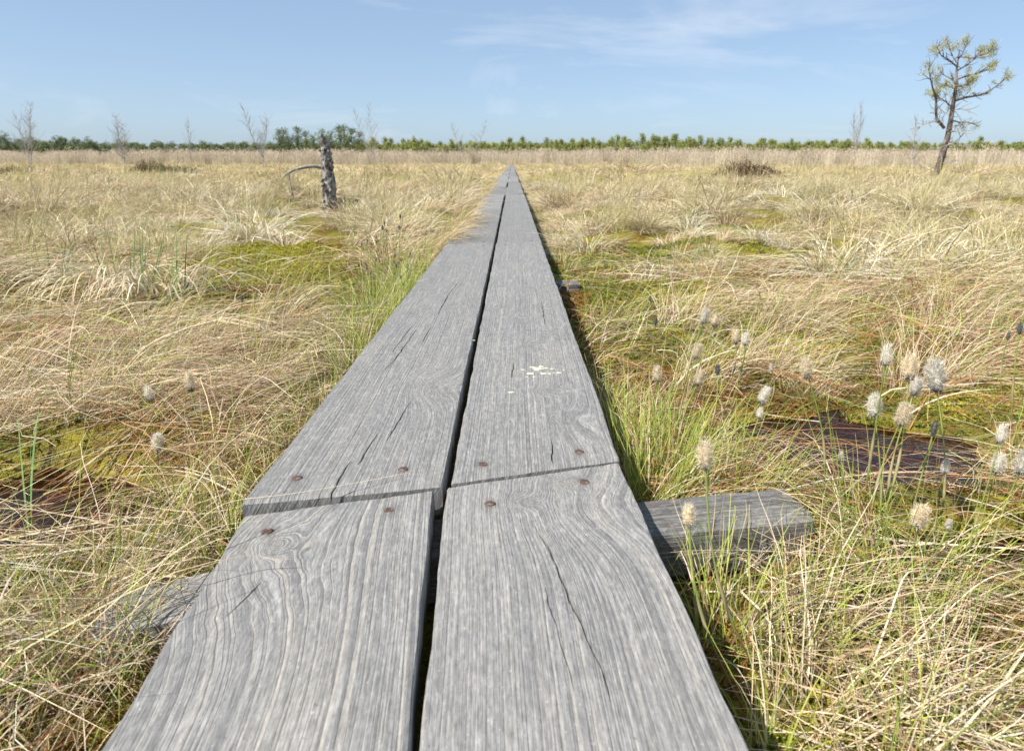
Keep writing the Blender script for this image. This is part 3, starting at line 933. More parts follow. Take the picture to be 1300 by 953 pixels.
# ------------------------------------------------------------------ clumps scattered further out
def flat0(x, y): return np.zeros_like(x)


def clump(name, n, r, ln, wd, pal, green=0.1, lean=0.0, leanw=0.3, e=(0.5, 1.4), bendr=(0.6, 2.2), S=4, flatf=0.0, gpal=None, taper=0.75):
    gpal = SGREEN if gpal is None else gpal
    a0 = rng.random(n) * 2 * math.pi
    rr = np.sqrt(rng.random(n)) * r
    x, y = rr * np.cos(a0), rr * np.sin(a0)
    az = np.arctan2(np.sin(a0) + 2 * leanw * math.sin(lean), np.cos(a0) + 2 * leanw * math.cos(lean)) + rng.normal(0, .5, n)
    L = ln * rng.uniform(.5, 1.15, n)
    e0 = rng.uniform(*e, n); bend = rng.uniform(*bendr, n)
    fl = rng.random(n) < flatf; e0[fl] = rng.uniform(0, .3, fl.sum()); bend[fl] = e0[fl] + .2
    isg = rng.random(n) < green; e0[isg] = rng.uniform(.9, 1.5, isg.sum()); bend[isg] = rng.uniform(0, .6, isg.sum())
    v, k = blade_arrays(np.stack([x, y, np.full(n, -.02)], -1), az, e0, L, bend, wd * rng.uniform(.6, 1.3, n), S, flat0, rng.normal(0, .4, n), lift=.004 + rng.random(n) * .05, walk_ok=True, taper=taper)
    c = pick(pal, n, .16); c[isg] = pick(gpal, isg.sum())
    b_ = Bag(); b_.add(v, c)
    return b_.mesh(name, M['grass'])


def library(cname, meshes):
    c = bpy.data.collections.new(cname)
    for i, me in enumerate(meshes):
        me.name = '%s_%02d' % (cname, i)
        c.objects.link(bpy.data.objects.new('%s_%02d' % (cname, i), me))
    return c


def scatter(name, coll, pts, rotz, scl, idx, label, cat, tiltr=0.1):
    n = len(pts)
    me = bpy.data.meshes.new(name)
    me.vertices.add(n)
    me.vertices.foreach_set('co', np.asarray(pts, np.float32).ravel())
    rot = np.stack([rng.normal(0, tiltr, n), rng.normal(0, tiltr, n), rotz], -1)
    a = me.attributes.new('rot', 'FLOAT_VECTOR', 'POINT'); a.data.foreach_set('vector', rot.astype(np.float32).ravel())
    a = me.attributes.new('scl', 'FLOAT_VECTOR', 'POINT'); a.data.foreach_set('vector', np.asarray(scl, np.float32).ravel())
    a = me.attributes.new('idx', 'INT', 'POINT'); a.data.foreach_set('value', np.asarray(idx, np.int32))
    o = link(name, me)
    ng = bpy.data.node_groups.new(name, 'GeometryNodeTree')
    ng.interface.new_socket('Geometry', in_out='INPUT', socket_type='NodeSocketGeometry')
    ng.interface.new_socket('Geometry', in_out='OUTPUT', socket_type='NodeSocketGeometry')
    gi_, go = ng.nodes.new('NodeGroupInput'), ng.nodes.new('NodeGroupOutput')
    iop = ng.nodes.new('GeometryNodeInstanceOnPoints')
    ci = ng.nodes.new('GeometryNodeCollectionInfo')
    ci.inputs['Collection'].default_value = coll
    ci.inputs['Separate Children'].default_value = True
    ci.inputs['Reset Children'].default_value = True
    def na(nm, dt):
        q = ng.nodes.new('GeometryNodeInputNamedAttribute'); q.data_type = dt; q.inputs['Name'].default_value = nm
        return q.outputs['Attribute']
    e2r = ng.nodes.new('FunctionNodeEulerToRotation')
    L_ = ng.links.new
    L_(na('rot', 'FLOAT_VECTOR'), e2r.inputs[0])
    L_(gi_.outputs[0], iop.inputs['Points'])
    L_(ci.outputs[0], iop.inputs['Instance'])
    iop.inputs['Pick Instance'].default_value = True
    L_(na('idx', 'INT'), iop.inputs['Instance Index'])
    L_(e2r.outputs[0], iop.inputs['Rotation'])
    L_(na('scl', 'FLOAT_VECTOR'), iop.inputs['Scale'])
    L_(iop.outputs[0], go.inputs[0])
    md = o.modifiers.new('scatter', 'NODES'); md.node_group = ng
    tag(o, label, cat, kind='stuff')
    return o


GREY_STRAW = np.array([(0.60, 0.51, 0.34), (0.52, 0.42, 0.26), (0.66, 0.57, 0.40), (0.42, 0.33, 0.19)])
OLIVE = np.array([(0.45, 0.40, 0.19), (0.38, 0.35, 0.14), (0.52, 0.46, 0.25)])
SGREEN = np.array([(0.50, 0.43, 0.22), (0.40, 0.37, 0.15), (0.56, 0.47, 0.28)])
mid = library('mid_clump', [
    clump('c', 120, .10, .34, .0066, STRAW, .05, e=(.3, 1.3), bendr=(.9, 2.6)), clump('c', 120, .12, .40, .0064, GREY_STRAW, .06, e=(.3, 1.3), bendr=(.9, 2.6)), clump('c', 110, .09, .30, .0062, STRAW, .18, e=(.3, 1.3), bendr=(.9, 2.6)),
    clump('c', 115, .12, .36, .0060, STRAW, .04, 0, .8, (.2, 1.1)), clump('c', 115, .14, .42, .0060, GREY_STRAW, .06, 0, .9, (.2, 1.0), flatf=.4),
    clump('c', 140, .10, .30, .0040, OLIVE, .28), clump('c', 150, .10, .30, .0036, BROWN * 1.3, .12), clump('c', 90, .10, .38, .0052, BLEACH, .08, 0, .4, (.7, 1.4), (1.2, 2.6))])


def grow(name, coll, n, y0, y1, pw, weights, sc, label, cat, margin=1.0, flow_idx=(), keepf=None, zoff=0.0, hum=1.5):
    x, y = sample_area(n, y0, y1, margin, pw)
    lane = in_walk(x, y, 0.24)
    k = ~lane
    if keepf is not None: k &= keepf(x, y)
    x, y = x[k], y[k]; m = len(x)
    idx = rng.choice(len(weights), m, p=np.array(weights) / sum(weights))
    # species drift across the bog
    dr = fbm(x * .45, y * .45, 101)
    gr = dr > .58
    idx = np.where(gr & (rng.random(m) < .38), flow_idx[1], idx)
    idx = np.where((dr < .40) & (rng.random(m) < .30), flow_idx[2], idx)
    rot = np.where(np.isin(idx, flow_idx[0]), flow(x, y) + rng.normal(0, .4, m), rng.random(m) * 6.28)
    s = rng.uniform(sc[0], sc[1], m) * (.55 + .8 * ss(.38, .62, fbm(x * hum, y * hum, 131, 3)))
    big = rng.random(m) < .07
    idx = np.where(big & (rng.random(m) < .6), flow_idx[3], idx); s = np.where(big & (idx != flow_idx[1]), s * 1.35, s)
    S = np.stack([s, s, s * rng.uniform(.7, 1.15, m)], -1)
    # keep what stands beside the planks low and back
    return scatter(name, coll, np.stack([x, y, H(x, y) + zoff], -1), rot, S, idx, label, cat)


def clear_walk(x, y): return ~in_walk(x, y, 0.30)

SYF, SX = 7.7, on_y(419, 276, 7.7)[0]
grow('tussock_grass', mid, 9000, 3.6, 17, .75, (3, 3, 1.4, 3, 3, 1.0, 1.0, 2.0), (.55, 1.05), 'tussocky straw-coloured grass of the middle distance', 'tussock grass', 1.5,
     ((3, 4), 5, 6, 7), lambda x, y: (rng.random(len(x)) > .92 * openness(x, y) * (y < 7.5)) & ~in_walk(x, y, .30) & ~((np.abs(x - SX) < .30) & (y > SYF - .9) & (y < SYF + .25)))

far = library('far_clump', [
    clump('f', 75, .28, .46, .017, STRAW, .04, S=3, e=(.3, 1.3), bendr=(.9, 2.6), gpal=OLIVE), clump('f', 75, .30, .50, .017, STRAW, .05, S=3, gpal=OLIVE), clump('f', 75, .26, .42, .015, GREY_STRAW, .15, S=3, gpal=OLIVE),
    clump('f', 80, .30, .45, .011, STRAW, .05, 0, .7, (.2, 1.1), S=3), clump('f', 80, .28, .40, .010, OLIVE, .3, S=3, gpal=OLIVE), clump('f', 80, .24, .38, .009, BROWN * 1.2, .2, S=3, gpal=OLIVE)])
grow('far_tussock_grass', far, 15000, 14, 112, .45, (3, 4, 2, 2.4, 1, .5), (.55, 1.05), 'pale dry grass covering the far bog', 'far grass', 6, ((3,), 4, 5, 0), lambda x, y: ~in_walk(x, y, .62), hum=.45)

# fringe that hides the feet of the planks further out
yy = np.repeat(np.linspace(4.4, 90, 420), 2) + rng.normal(0, .1, 840)
sd_ = np.tile([1, -1], 420)
xx = np.where(sd_ > 0, XR1 + .13 + rng.random(840) * .12, XL0 - .13 - rng.random(840) * .12)
sc = rng.uniform(.4, .62, 840)
scatter('edge_grass', mid, np.stack([xx, yy, H(xx, yy)], -1), rng.random(840) * 6.28, np.stack([sc, sc, sc * .8], -1), rng.choice([0, 1, 2, 3, 5], 840),
        'low grass growing along both edges of the distant boardwalk', 'edge grass')


# reeds
def reed_clump(n, r):
    a0 = rng.random(n) * 6.28; rr = np.sqrt(rng.random(n)) * r
    L = rng.uniform(1.0, 2.3, n)
    az = rng.normal(0.2, .9, n)
    p = np.stack([rr * np.cos(a0), rr * np.sin(a0), np.full(n, -.05)], -1)
    v, k = blade_arrays(p, az, rng.uniform(1.35, 1.56, n), L, rng.uniform(0, .35, n), rng.uniform(.014, .024, n), 4, None, rng.normal(0, .2, n), walk_ok=True, taper=.5)
    b_ = Bag()
    pal = np.array([(0.57, 0.50, 0.385), (0.63, 0.555, 0.44), (0.50, 0.43, 0.32)])
    c = pick(pal, n); b_.add(v, c)
    # plumes
    tips = v[:, -1].mean(1)
    sel = rng.random(n) < .6
    m = sel.sum()
    v2, _ = blade_arrays(tips[sel] - [0, 0, .1], az[sel], rng.uniform(.9, 1.4, m), rng.uniform(.16, .3, m), rng.uniform(.3, 1.4, m), rng.uniform(.04, .07, m), 3, None, rng.normal(0, .3, m), walk_ok=True, taper=.9)
    b_.add(v2, pick(np.array([(0.58, 0.48, 0.37), (0.50, 0.40, 0.30)]), m))
    # leaves
    m = n
    k_ = rng.integers(1, 4, n)
    st = v[np.arange(n), k_].mean(1)
    v3, _ = blade_arrays(st, rng.random(n) * 6.28, rng.uniform(.6, 1.3, n), rng.uniform(.25, .5, n), rng.uniform(.4, 1.6, n), rng.uniform(.014, .024, n), 3, None, rng.normal(0, .3, n), walk_ok=True, taper=.9)
    b_.add(v3, pick(pal * 1.05, n))
    return b_.mesh('reed', M['grass'])


reeds = library('reed_clump', [reed_clump(46, .6), reed_clump(40, .7), reed_clump(52, .6)])
n = 5200
y = rng.uniform(88, 132, n); x = rng.uniform(-1, 1, n) * (0.80 * y + 12)
y = y + 6 * (fbm(x * .06, x * 0, 5) - .5)
near_r = (rng.random(n) < .12) & (x > 16); y[near_r] -= rng.uniform(0, 42, near_r.sum())
ok = ~in_walk(x, y, 1.2) | (y > 100)
x, y = x[ok], y[ok]; n = len(x)
s = rng.uniform(.75, 1.1, n) * (0.8 + .4 * fbm(x * .1, y * .1, 9))
scatter('reed_bed', reeds, np.stack([x, y, H(x, y)], -1), rng.random(n) * 6.28, np.stack([s, s, s], -1), rng.integers(0, 3, n), 'pale band of dry reeds across the far edge of the bog', 'reeds', .03)


# moss cushions: small stars of sphagnum
def moss_head(pal):
    b_ = Bag()
    n = 26
    az = rng.random(n) * 6.28
    v, k = blade_arrays(np.zeros((n, 3)) + rng.normal(0, .0012, (n, 3)), az, rng.uniform(.1, 1.4, n), rng.uniform(.004, .008, n), rng.uniform(.2, 1.2, n), rng.uniform(.0014, .0024, n), 2, None, rng.normal(0, .1, n), walk_ok=True)
    b_.add(v, pick(pal, n, .2))
    return b_.mesh('m', M['grass'])


moss = library('moss_star', [moss_head(np.array([(0.22, 0.23, 0.03), (0.28, 0.28, 0.035)])), moss_head(np.array([(0.42, 0.37, 0.04), (0.36, 0.34, 0.05)])), moss_head(np.array([(0.34, 0.22, 0.05), (0.28, 0.15, 0.035)])),
                             moss_head(np.array([(0.15, 0.18, 0.03), (0.20, 0.22, 0.05)]))])
x, y = sample_area(60000, .4, 5.2, .4, .35)
op = openness(x, y)
k = (rng.random(len(x)) < .25 + .75 * op + np.exp(-(((x + 1.5) / .5) ** 2 + ((y - 4.1) / .6) ** 2))) & (pool_d(x, y) < .3)
x, y = x[k], y[k]; n = len(x)
f1 = fbm(x * 2.4, y * 2.4, 121)
yel = np.exp(-(((x + 1.5) / .45) ** 2 + ((y - 4.1) / .55) ** 2))
idx = np.where(f1 + .9 * yel > .58, 1, np.where(f1 < .42, 2, rng.choice([0, 3], n)))
s = rng.uniform(.7, 1.7, n) * (1 + .12 * y)
scatter('sphagnum_moss', moss, np.stack([x, y, H(x, y) + rng.uniform(0, .006, n)], -1), rng.random(n) * 6.28, np.stack([s, s, s], -1), idx, 'yellow-green and rusty sphagnum moss between the dead grass', 'moss', .4)


# ------------------------------------------------------------------ tubes
def tube_arrays(pts, rad, ns=6):
    pts = np.asarray(pts, float); rad = np.asarray(rad, float)
    n = len(pts)
    d = np.gradient(pts, axis=0); d /= np.linalg.norm(d, axis=1)[:, None] + 1e-12
    ref = np.array([0.31, 0.95, 0.05]) if abs(d[0, 1]) < .8 else np.array([1.0, 0.1, 0.1])
    a = np.cross(d, ref); a /= np.linalg.norm(a, axis=1)[:, None] + 1e-12
    b_ = np.cross(d, a)
    t = np.arange(ns) * 2 * math.pi / ns
    v = pts[:, None] + rad[:, None, None] * (np.cos(t)[None, :, None] * a[:, None] + np.sin(t)[None, :, None] * b_[:, None])
    ii = np.arange(n * ns).reshape(n, ns); nx = np.roll(ii, -1, 1)
    q = np.stack([ii[:-1], ii[1:], nx[1:], nx[:-1]], -1).reshape(-1, 4)
    return v.reshape(-1, 3), q


class Tubes:
    def __init__(s): s.v, s.q, s.n = [], [], 0
    def add(s, pts, rad, ns=6):
        v, q = tube_arrays(pts, rad, ns); s.v.append(v); s.q.append(q + s.n); s.n += len(v)
    def mesh(s, name, mat, smooth=True): return mesh_np(name, np.concatenate(s.v), np.concatenate(s.q), mat=mat, smooth=smooth)


def wiggle(p0, d, L, n, curl=0.25, up=0.0):
    pts = [np.array(p0, float)]; d = np.array(d, float); d /= np.linalg.norm(d)
    for k in range(n):
        d = d + np.array([random.gauss(0, curl), random.gauss(0, curl), random.gauss(0, curl) + up]) / n ** .5
        d /= np.linalg.norm(d)
        pts.append(pts[-1] + d * L / n)
    return np.array(pts), d


# ------------------------------------------------------------------ dead stump
SY = 7.7
sb = on_y(419, 276, SY)
stump = empty('dead_stump', (sb[0], SY, 0), 'dead broken pine stump with flaking lichened bark left of the path', 'stump')
sz = float(H(sb[0], SY)) - .05
hts = [0, .10, .25, .40, .55, .70, .80, .87, .92]
px_top = on_y(417, 176, SY)
htot = px_top[2] - sz
pts, rad = [], []
nseg = 30
vv = []
for j in range(nseg + 1):
    t = j / nseg
    z = sz + t * htot
    lean = 0.03 * math.sin(t * 2.2) - 0.035 * t
    r = 0.084 * (1 - .36 * t) + .05 * max(0, .12 - t) / .12
    if t > .80: r *= 1 - .45 * (t - .80) / .2
    for i in range(22):
        a = 2 * math.pi * i / 22
        rr = r * (1 + .16 * (fbm(np.array(i * .7), np.array(t * 14), 7, 3) - .5) * 2 + .10 * (vn(np.array(i * 1.9), np.array(t * 30), 9) - .5))
        ztop = z + (.045 * math.cos(a + 2.4) + .11 * (vn(np.array(i * 1.3), np.array(3.), 4) - .5)) * max(0, (t - .8) / .2)
        vv.append((lean + rr * math.cos(a), rr * math.sin(a), ztop))
ii = np.arange((nseg + 1) * 22).reshape(nseg + 1, 22); nx = np.roll(ii, -1, 1)
q = np.stack([ii[:-1], nx[:-1], nx[1:], ii[1:]], -1).reshape(-1, 4)
vv.append((0.0, 0, sz + htot * .97)); t3 = [(len(vv) - 1, nseg * 22 + i, nseg * 22 + (i + 1) % 22) for i in range(22)]
link('trunk', mesh_np('trunk', vv, q, t3, M['bark'], False), stump)
tb = Tubes()
def rel(px, py, dy=0.0):
    p = on_y(px, py, SY + dy); return (p[0] - sb[0], dy, p[2])
tb.add([rel(409, 213), rel(400, 211, -.04), rel(388, 212, -.07), rel(375, 215, -.1), rel(365, 220, -.12), rel(358, 227, -.14)], [.018, .02, .018, .015, .011, .005], 8)
br = link('branch', tb.mesh('branch', M['deadwood']), stump)
tb = Tubes()
tb.add([rel(366, 219, -.12), rel(368, 230, -.13), rel(371, 245, -.12), rel(366, 255, -.12)], [.009, .008, .006, .003], 6)
tb.add([rel(369, 230, -.13), rel(374, 231, -.15)], [.005, .003], 5)
tb.add([rel(371, 245, -.12), rel(376, 258, -.1)], [.005, .002], 5)
tb.add([rel(378, 214, -.09), rel(372, 224, -.2), rel(366, 236, -.22)], [.006, .005, .002], 5)
link('twig', tb.mesh('twig', M['deadwood']), br)
tb = Tubes()
for k in range(60):                                   # loose bark flakes
    t = random.uniform(.08, .95); a = random.uniform(0, 6.28); r = .084 * (1 - .36 * t) * 1.06
    p = np.array([0.03 * math.sin(t * 2.2) - 0.035 * t + r * math.cos(a), r * math.sin(a), sz + t * htot]); s = random.uniform(.012, .028)
    n_ = np.array([math.cos(a), math.sin(a), .25])
    tb.add([p - n_ * .006, p + n_ * .008, p + n_ * .011], [s, s * .8, s * .15], 5)
tag(link('bark_flakes', tb.mesh('bark_flakes', M['bark'], False), stump), kind='stuff')

# ------------------------------------------------------------------ pine on the right
PY_ = 20.0
def pp(px, py, dy=0.0):
    p = on_y(px, py, PY_ + dy); return np.array([p[0], PY_ + dy, p[2]])
base = pp(1190, 226); gz = float(H(base[0], PY_))
pine = empty('bog_pine', (base[0], PY_, gz), 'gnarled little bog pine with sparse yellow-green needle tufts', 'tree')
O = np.array([base[0], PY_, gz])
trunk_px = [(1186, 236, .12), (1190, 218, .115), (1196, 196, .11), (1203, 172, .095), (1207, 152, .08), (1210, 132, .07), (1213, 112, .055), (1214, 95, .045), (1216, 78, .03), (1219, 64, .012)]
tp = np.array([pp(a, b_) - O for a, b_, r in trunk_px]); tp[0, 2] = -0.1
tb = Tubes(); tb.add(tp + rng.normal(0, .012, tp.shape), [r * .78 for *_, r in trunk_px], 10)
link('trunk', tb.mesh('trunk', M['pinebark']), pine)
limbs = [  # (pixel polyline, depth sway, r0)
    ([(1198, 163), (1190, 150), (1187, 138), (1190, 128), (1184, 112), (1180, 100), (1178, 86)], -.3, .06),
    ([(1211, 128), (1224, 124), (1240, 121), (1254, 118), (1266, 108), (1278, 100)], .4, .05),
    ([(1214, 100), (1228, 96), (1240, 93), (1252, 88), (1258, 84)], -.4, .035),
    ([(1213, 108), (1205, 100), (1196, 95), (1188, 98)], .4, .03),
    ([(1215, 86), (1205, 76), (1196, 70), (1190, 63), (1187, 58)], -.3, .03),
    ([(1216, 78), (1224, 66), (1228, 58)], .2, .022), ([(1215, 82), (1209, 68), (1204, 56)], .3, .022),
    ([(1215, 90), (1232, 80), (1242, 70), (1248, 63)], .3, .025), ([(1213, 110), (1226, 108), (1234, 103)], -.5, .025), ([(1209, 136), (1200, 128), (1192, 124), (1186, 118)], .5, .03),
    ([(1211, 118), (1222, 112), (1229, 104)], .6, .02), ([(1216, 72), (1236, 74), (1252, 68), (1262, 66)], -.5, .022),
    ([(1212, 112), (1202, 108), (1194, 110)], -.7, .02)]
dead = [([(1206, 153), (1218, 156), (1228, 155), (1238, 158)], .3, .022), ([(1198, 160), (1186, 155), (1176, 156), (1164, 163)], -.3, .025), ([(1204, 168), (1216, 165), (1226, 170)], -.4, .018),
        ([(1201, 182), (1212, 180), (1220, 172)], .5, .015), ([(1200, 190), (1190, 188), (1180, 190)], .4, .016), ([(1198, 198), (1206, 205), (1210, 209)], -.3, .015), ([(1196, 206), (1180, 214), (1160, 212)], .3, .014),
        ([(1209, 140), (1222, 138), (1230, 142)], -.2, .016), ([(1207, 148), (1196, 142), (1180, 137)], .6, .016), ([(1205, 160), (1222, 158), (1236, 150)], .8, .014), ([(1201, 180), (1214, 186), (1228, 184)], -.6, .012)]
needle = Bag()
lt, dt = Tubes(), Tubes()
PINE_G = np.array([(0.34, 0.34, 0.08), (0.42, 0.38, 0.11), (0.26, 0.28, 0.06), (0.46, 0.39, 0.14)])


def tuft(bag, p, d, r, n, pal=PINE_G, w=.008):
    az0 = math.atan2(d[1], d[0])
    az = rng.random(n) * 6.28; e0 = rng.uniform(-.5, 1.4, n)
    st = p[None] + rng.normal(0, r * .45, (n, 3))
    v, _ = blade_arrays(st, az, e0, r * rng.uniform(.5, 1.1, n), rng.normal(0, .3, n), np.full(n, w) * rng.uniform(.7, 1.3, n), 2, None, rng.normal(0, .2, n), walk_ok=True)
    bag.add(v, pick(pal, n, .18))


def limb(tubes, poly, dy, r0, leafy):
    n = len(poly)
    P_ = np.array([pp(a, b_, dy * (k / (n - 1)) * 1.5) - O for k, (a, b_) in enumerate(poly)])
    P_ += rng.normal(0, .015, P_.shape); 
    tubes.add(P_, np.linspace(r0, r0 * .22, n) * .72, 6)
    for k in range(1, n):
        for _ in range(4 if leafy else 5):
            t = random.random(); s = P_[k - 1] * (1 - t) + P_[k] * t
            d = (P_[k] - P_[k - 1]); d = d / np.linalg.norm(d) + np.array([random.gauss(0, .8), random.gauss(0, .8), random.gauss(.25, .6)])
            tw, dd = wiggle(s, d, random.uniform(.14, .38), 4, .3, .12 if leafy else -.05)
            tubes.add(tw, np.linspace(.011, .004, 5), 4)
            if leafy and k >= max(1, n - 3) and random.random() < .42: tuft(needle, tw[-1], dd, random.uniform(.06, .11), 50)
    if leafy:
        for _ in range(2): tuft(needle, P_[-1] + rng.normal(0, .06, 3), P_[-1] - P_[-2], random.uniform(.09, .15), 90)
for l in limbs: limb(lt, *l, True)
for l in dead: limb(dt, *l, False)
for (a, b_, dy) in ((1222, 114, .1), (1230, 112, -.2), (1212, 62, 0), (1196, 112, .2), (1206, 112, -.3), (1240, 158, .1), (1222, 164, .2), (1250, 72, .2), (1258, 66, -.2), (1214, 122, .2), (1188, 118, -.1), (1234, 85, .3)):
    for _ in range(1): tuft(needle, pp(a, b_, dy) - O + rng.normal(0, .05, 3), np.array([0, 0, 1.]), random.uniform(.10, .16), 90)
link('limbs', lt.mesh('limbs', M['pinebark']), pine)
link('dead_branches', dt.mesh('dead_branches', M['twig']), pine)
tag(link('needles', needle.mesh('needles', M['leaf']), pine), kind='stuff')


# ------------------------------------------------------------------ bare saplings
def sapling(px, top, bs, Y, label, spread=.35, stems=1, r0=.035):
    b0 = on_y(px, bs, Y); hgt = on_y(px, top, Y)[2] - float(H(b0[0], Y))
    root = empty('bare_birch', (b0[0], Y, float(H(b0[0], Y)) - .05), label, 'sapling', 'leafless saplings on the bog')
    tr, tw = Tubes(), Tubes()
    for s in range(stems):
        d = np.array([random.gauss(0, .12 + .12 * (stems > 1)), random.gauss(0, .12), 1.0])
        pts, _ = wiggle((random.gauss(0, .15) * (stems > 1), 0, 0), d, hgt * random.uniform(.8, 1.0) if s else hgt, 9, .12, .05)
        tr.add(pts, np.linspace(r0, .010, 10), 6)
        for k in range(2, 10):
            for _ in range(4):
                a = random.random() * 6.28
                dd = np.array([math.cos(a) * spread * 2, math.sin(a) * spread * 2, 1.0])
                L = hgt * random.uniform(.16, .40) * (1.15 - k / 12)
                bp, bd = wiggle(pts[k], dd, L, 5, .22, .08)
                tw.add(bp, np.linspace(.013, .005, 6), 4)
                for j in range(1, 6):
                    sp, _ = wiggle(bp[j], bd + np.array([random.gauss(0, .8), random.gauss(0, .8), .2]), L * random.uniform(.2, .45), 3, .2, .05)
                    tw.add(sp, np.linspace(.006, .0035, 4), 3)
    link('trunk', tr.mesh('trunk', M['twig']), root)
    tag(link('twigs', tw.mesh('twigs', M['twig']), root), kind='stuff')


sapling(36, 134, 211, 62, 'bare birch standing nearest the left edge of the bog', .4, 3)
sapling(157, 149, 206, 75, 'low wide bare birch second from the left', .5, 4)
sapling(243, 156, 206, 85, 'thin bare birch third from the left, at the reed edge', .25, 1)
sapling(338, 137, 212, 55, 'tall slim bare birch left of the dark pine clump', .3, 2)
sapling(478, 138, 207, 78, 'spindly bare birch just right of the broken stump', .3, 2)
sapling(592, 150, 206, 88, 'small bare birch nearest to the far end of the boardwalk', .35, 2)
sapling(1085, 136, 208, 70, 'slim bare birch left of the gnarled pine', .16, 2)
sapling(1159, 150, 212, 52, 'thin bare birch close beside the gnarled pine', .2, 1, .03)


# ------------------------------------------------------------------ far pines
def far_pine_meshes(h, conic, pal, seed):
    random.seed(seed)
    t = Tubes(); pts, _ = wiggle((0, 0, 0), (0, 0, 1), h * .97, 8, .05, .02)
    t.add(pts, np.linspace(.022 * h, .006 * h, 9), 6)
    b_ = Bag()
    n = 0
    for k in range(int(46 if conic else 30)):
        f = random.uniform(.14 if conic else .45, 1.0)
        rad = h * ((.27 * (1.04 - f) + .02) if conic else (.16 * math.sqrt(max(.03, 1 - ((f - .72) / .30) ** 2))))
        a = random.random() * 6.28; q = rad * random.uniform(.35, 1.0)
        c = np.array([math.cos(a) * q, math.sin(a) * q, h * f])
        s = pts[min(8, int(f * 8))]
        t.add([s * .999, (s + c) / 2 + [0, 0, .05], c], [.006 * h, .004 * h, .002 * h], 4)
        m = 34 if conic else 22
        az = rng.random(m) * 6.28
        st = c[None] + rng.normal(0, .038 * h, (m, 3)) * [1.25, 1.25, 1.0]
        v, _ = blade_arrays(st, az, rng.uniform(-.4, 1.3, m), rng.uniform(.03, .065, m) * h, rng.normal(0, .3, m), rng.uniform(.014, .026, m) * h, 1, None, rng.normal(0, .2, m), walk_ok=True)
        b_.add(v, pick(pal, m, .18))
    return t.mesh('trunk', M['pinebark']), b_.mesh('crown', M['leaf'])


FAR_G = np.array([(0.26, 0.30, 0.09), (0.31, 0.33, 0.10), (0.21, 0.25, 0.075), (0.35, 0.36, 0.13)])  # needle greens lightened: distance haze is put into the colour
FAR_D = np.array([(0.145, 0.185, 0.085), (0.18, 0.215, 0.095), (0.11, 0.145, 0.07)])  # dark pine greens, made paler to imitate haze in the air
young = [far_pine_meshes(8.0, True, FAR_G, 100 + k) for k in range(4)]
tallp = [far_pine_meshes(14.0, False, FAR_D, 200 + k) for k in range(4)]
darky = [far_pine_meshes(8.0, True, FAR_D * 1.15, 300 + k) for k in range(3)] + [far_pine_meshes(9.0, False, FAR_D, 310)]


def place_tree(kind, meshes, px, top, Y, hm, label, group):
    p = on_y(px, top, Y)
    sc = p[2] / hm
    root = empty(kind, (p[0], Y, 0), label, 'tree', group)
    s = sc * random.uniform(.9, 1.05)
    root.scale = (max(s, .75 * s + .15), max(s, .75 * s + .15), s)
    root.rotation_euler = (0, 0, random.random() * 6.28)
    link('trunk', meshes[0], root); link('crown', meshes[1], root)


def top_line(px):
    return np.interp(px, [430, 480, 560, 650, 720, 780, 830, 900, 960, 1050, 1150, 1200, 1300, 1340], [181, 180, 179, 181, 181, 177, 174, 177, 180, 180, 182, 182, 183, 183])
def young_label(px):
    if px < 650: return 'young green pine in the tree line between the pine clump and the boardwalk'
    if px < 920: return 'young green pine in the tallest stretch of tree line right of the boardwalk'
    if px < 1170: return 'young green pine in the low tree line left of the gnarled pine'
    return 'young green pine in the tree line behind and right of the gnarled pine'
random.seed(5)
px = 440.0
while px < 1345:
    k = random.randrange(4)
    spike = random.random() < .12
    place_tree('young_pine', young[k], px, top_line(px) + random.uniform(-3, 6) - (4 if spike else 0), random.uniform(235, 290), 8.0, young_label(px), 'young pines along the horizon')
    px += random.uniform(2.6, 8.0)
px = -40.0
while px < 440:
    k = random.randrange(4)
    t = np.interp(px, [-40, 20, 60, 110, 125, 200, 300, 345, 440], [174, 174, 176, 176, 182, 182, 184, 180, 180])
    place_tree('dark_pine', darky[k], px, t + random.uniform(-3.5, 4.5), random.uniform(240, 300), 8.5, 'small dark pine in the low belt left of the pine clump', 'dark pines on the left horizon')
    px += random.uniform(4.5, 8.0)
for (px, t) in ((353, 158), (360, 164), (376, 156), (387, 166), (397, 164), (408, 165), (419, 161), (430, 159), (437, 157), (446, 161), (456, 166), (366, 170)):
    place_tree('tall_pine', tallp[random.randrange(4)], px, t + 3, random.uniform(225, 260), 14.0, 'tall pine in the dark clump behind the broken stump', 'tall pines in the clump on the horizon')


# undergrowth between and behind the far pines
under = library('thicket_bush', [young[0][1], young[1][1], darky[0][1], darky[1][1]])
n = 1500
x = rng.uniform(-1, 1, n) * 245; y = rng.uniform(262, 320, n)
s = rng.uniform(.72, 1.0, n)
scatter('far_thicket', under, np.stack([x, y, np.full(n, -.3)], -1), rng.random(n) * 6.28, np.stack([s * 1.5, s * 1.5, s], -1), np.where(x < -62, rng.integers(2, 4, n), rng.integers(0, 2, n)),
        'dense green undergrowth forming the base of the far tree line', 'thicket', .02)


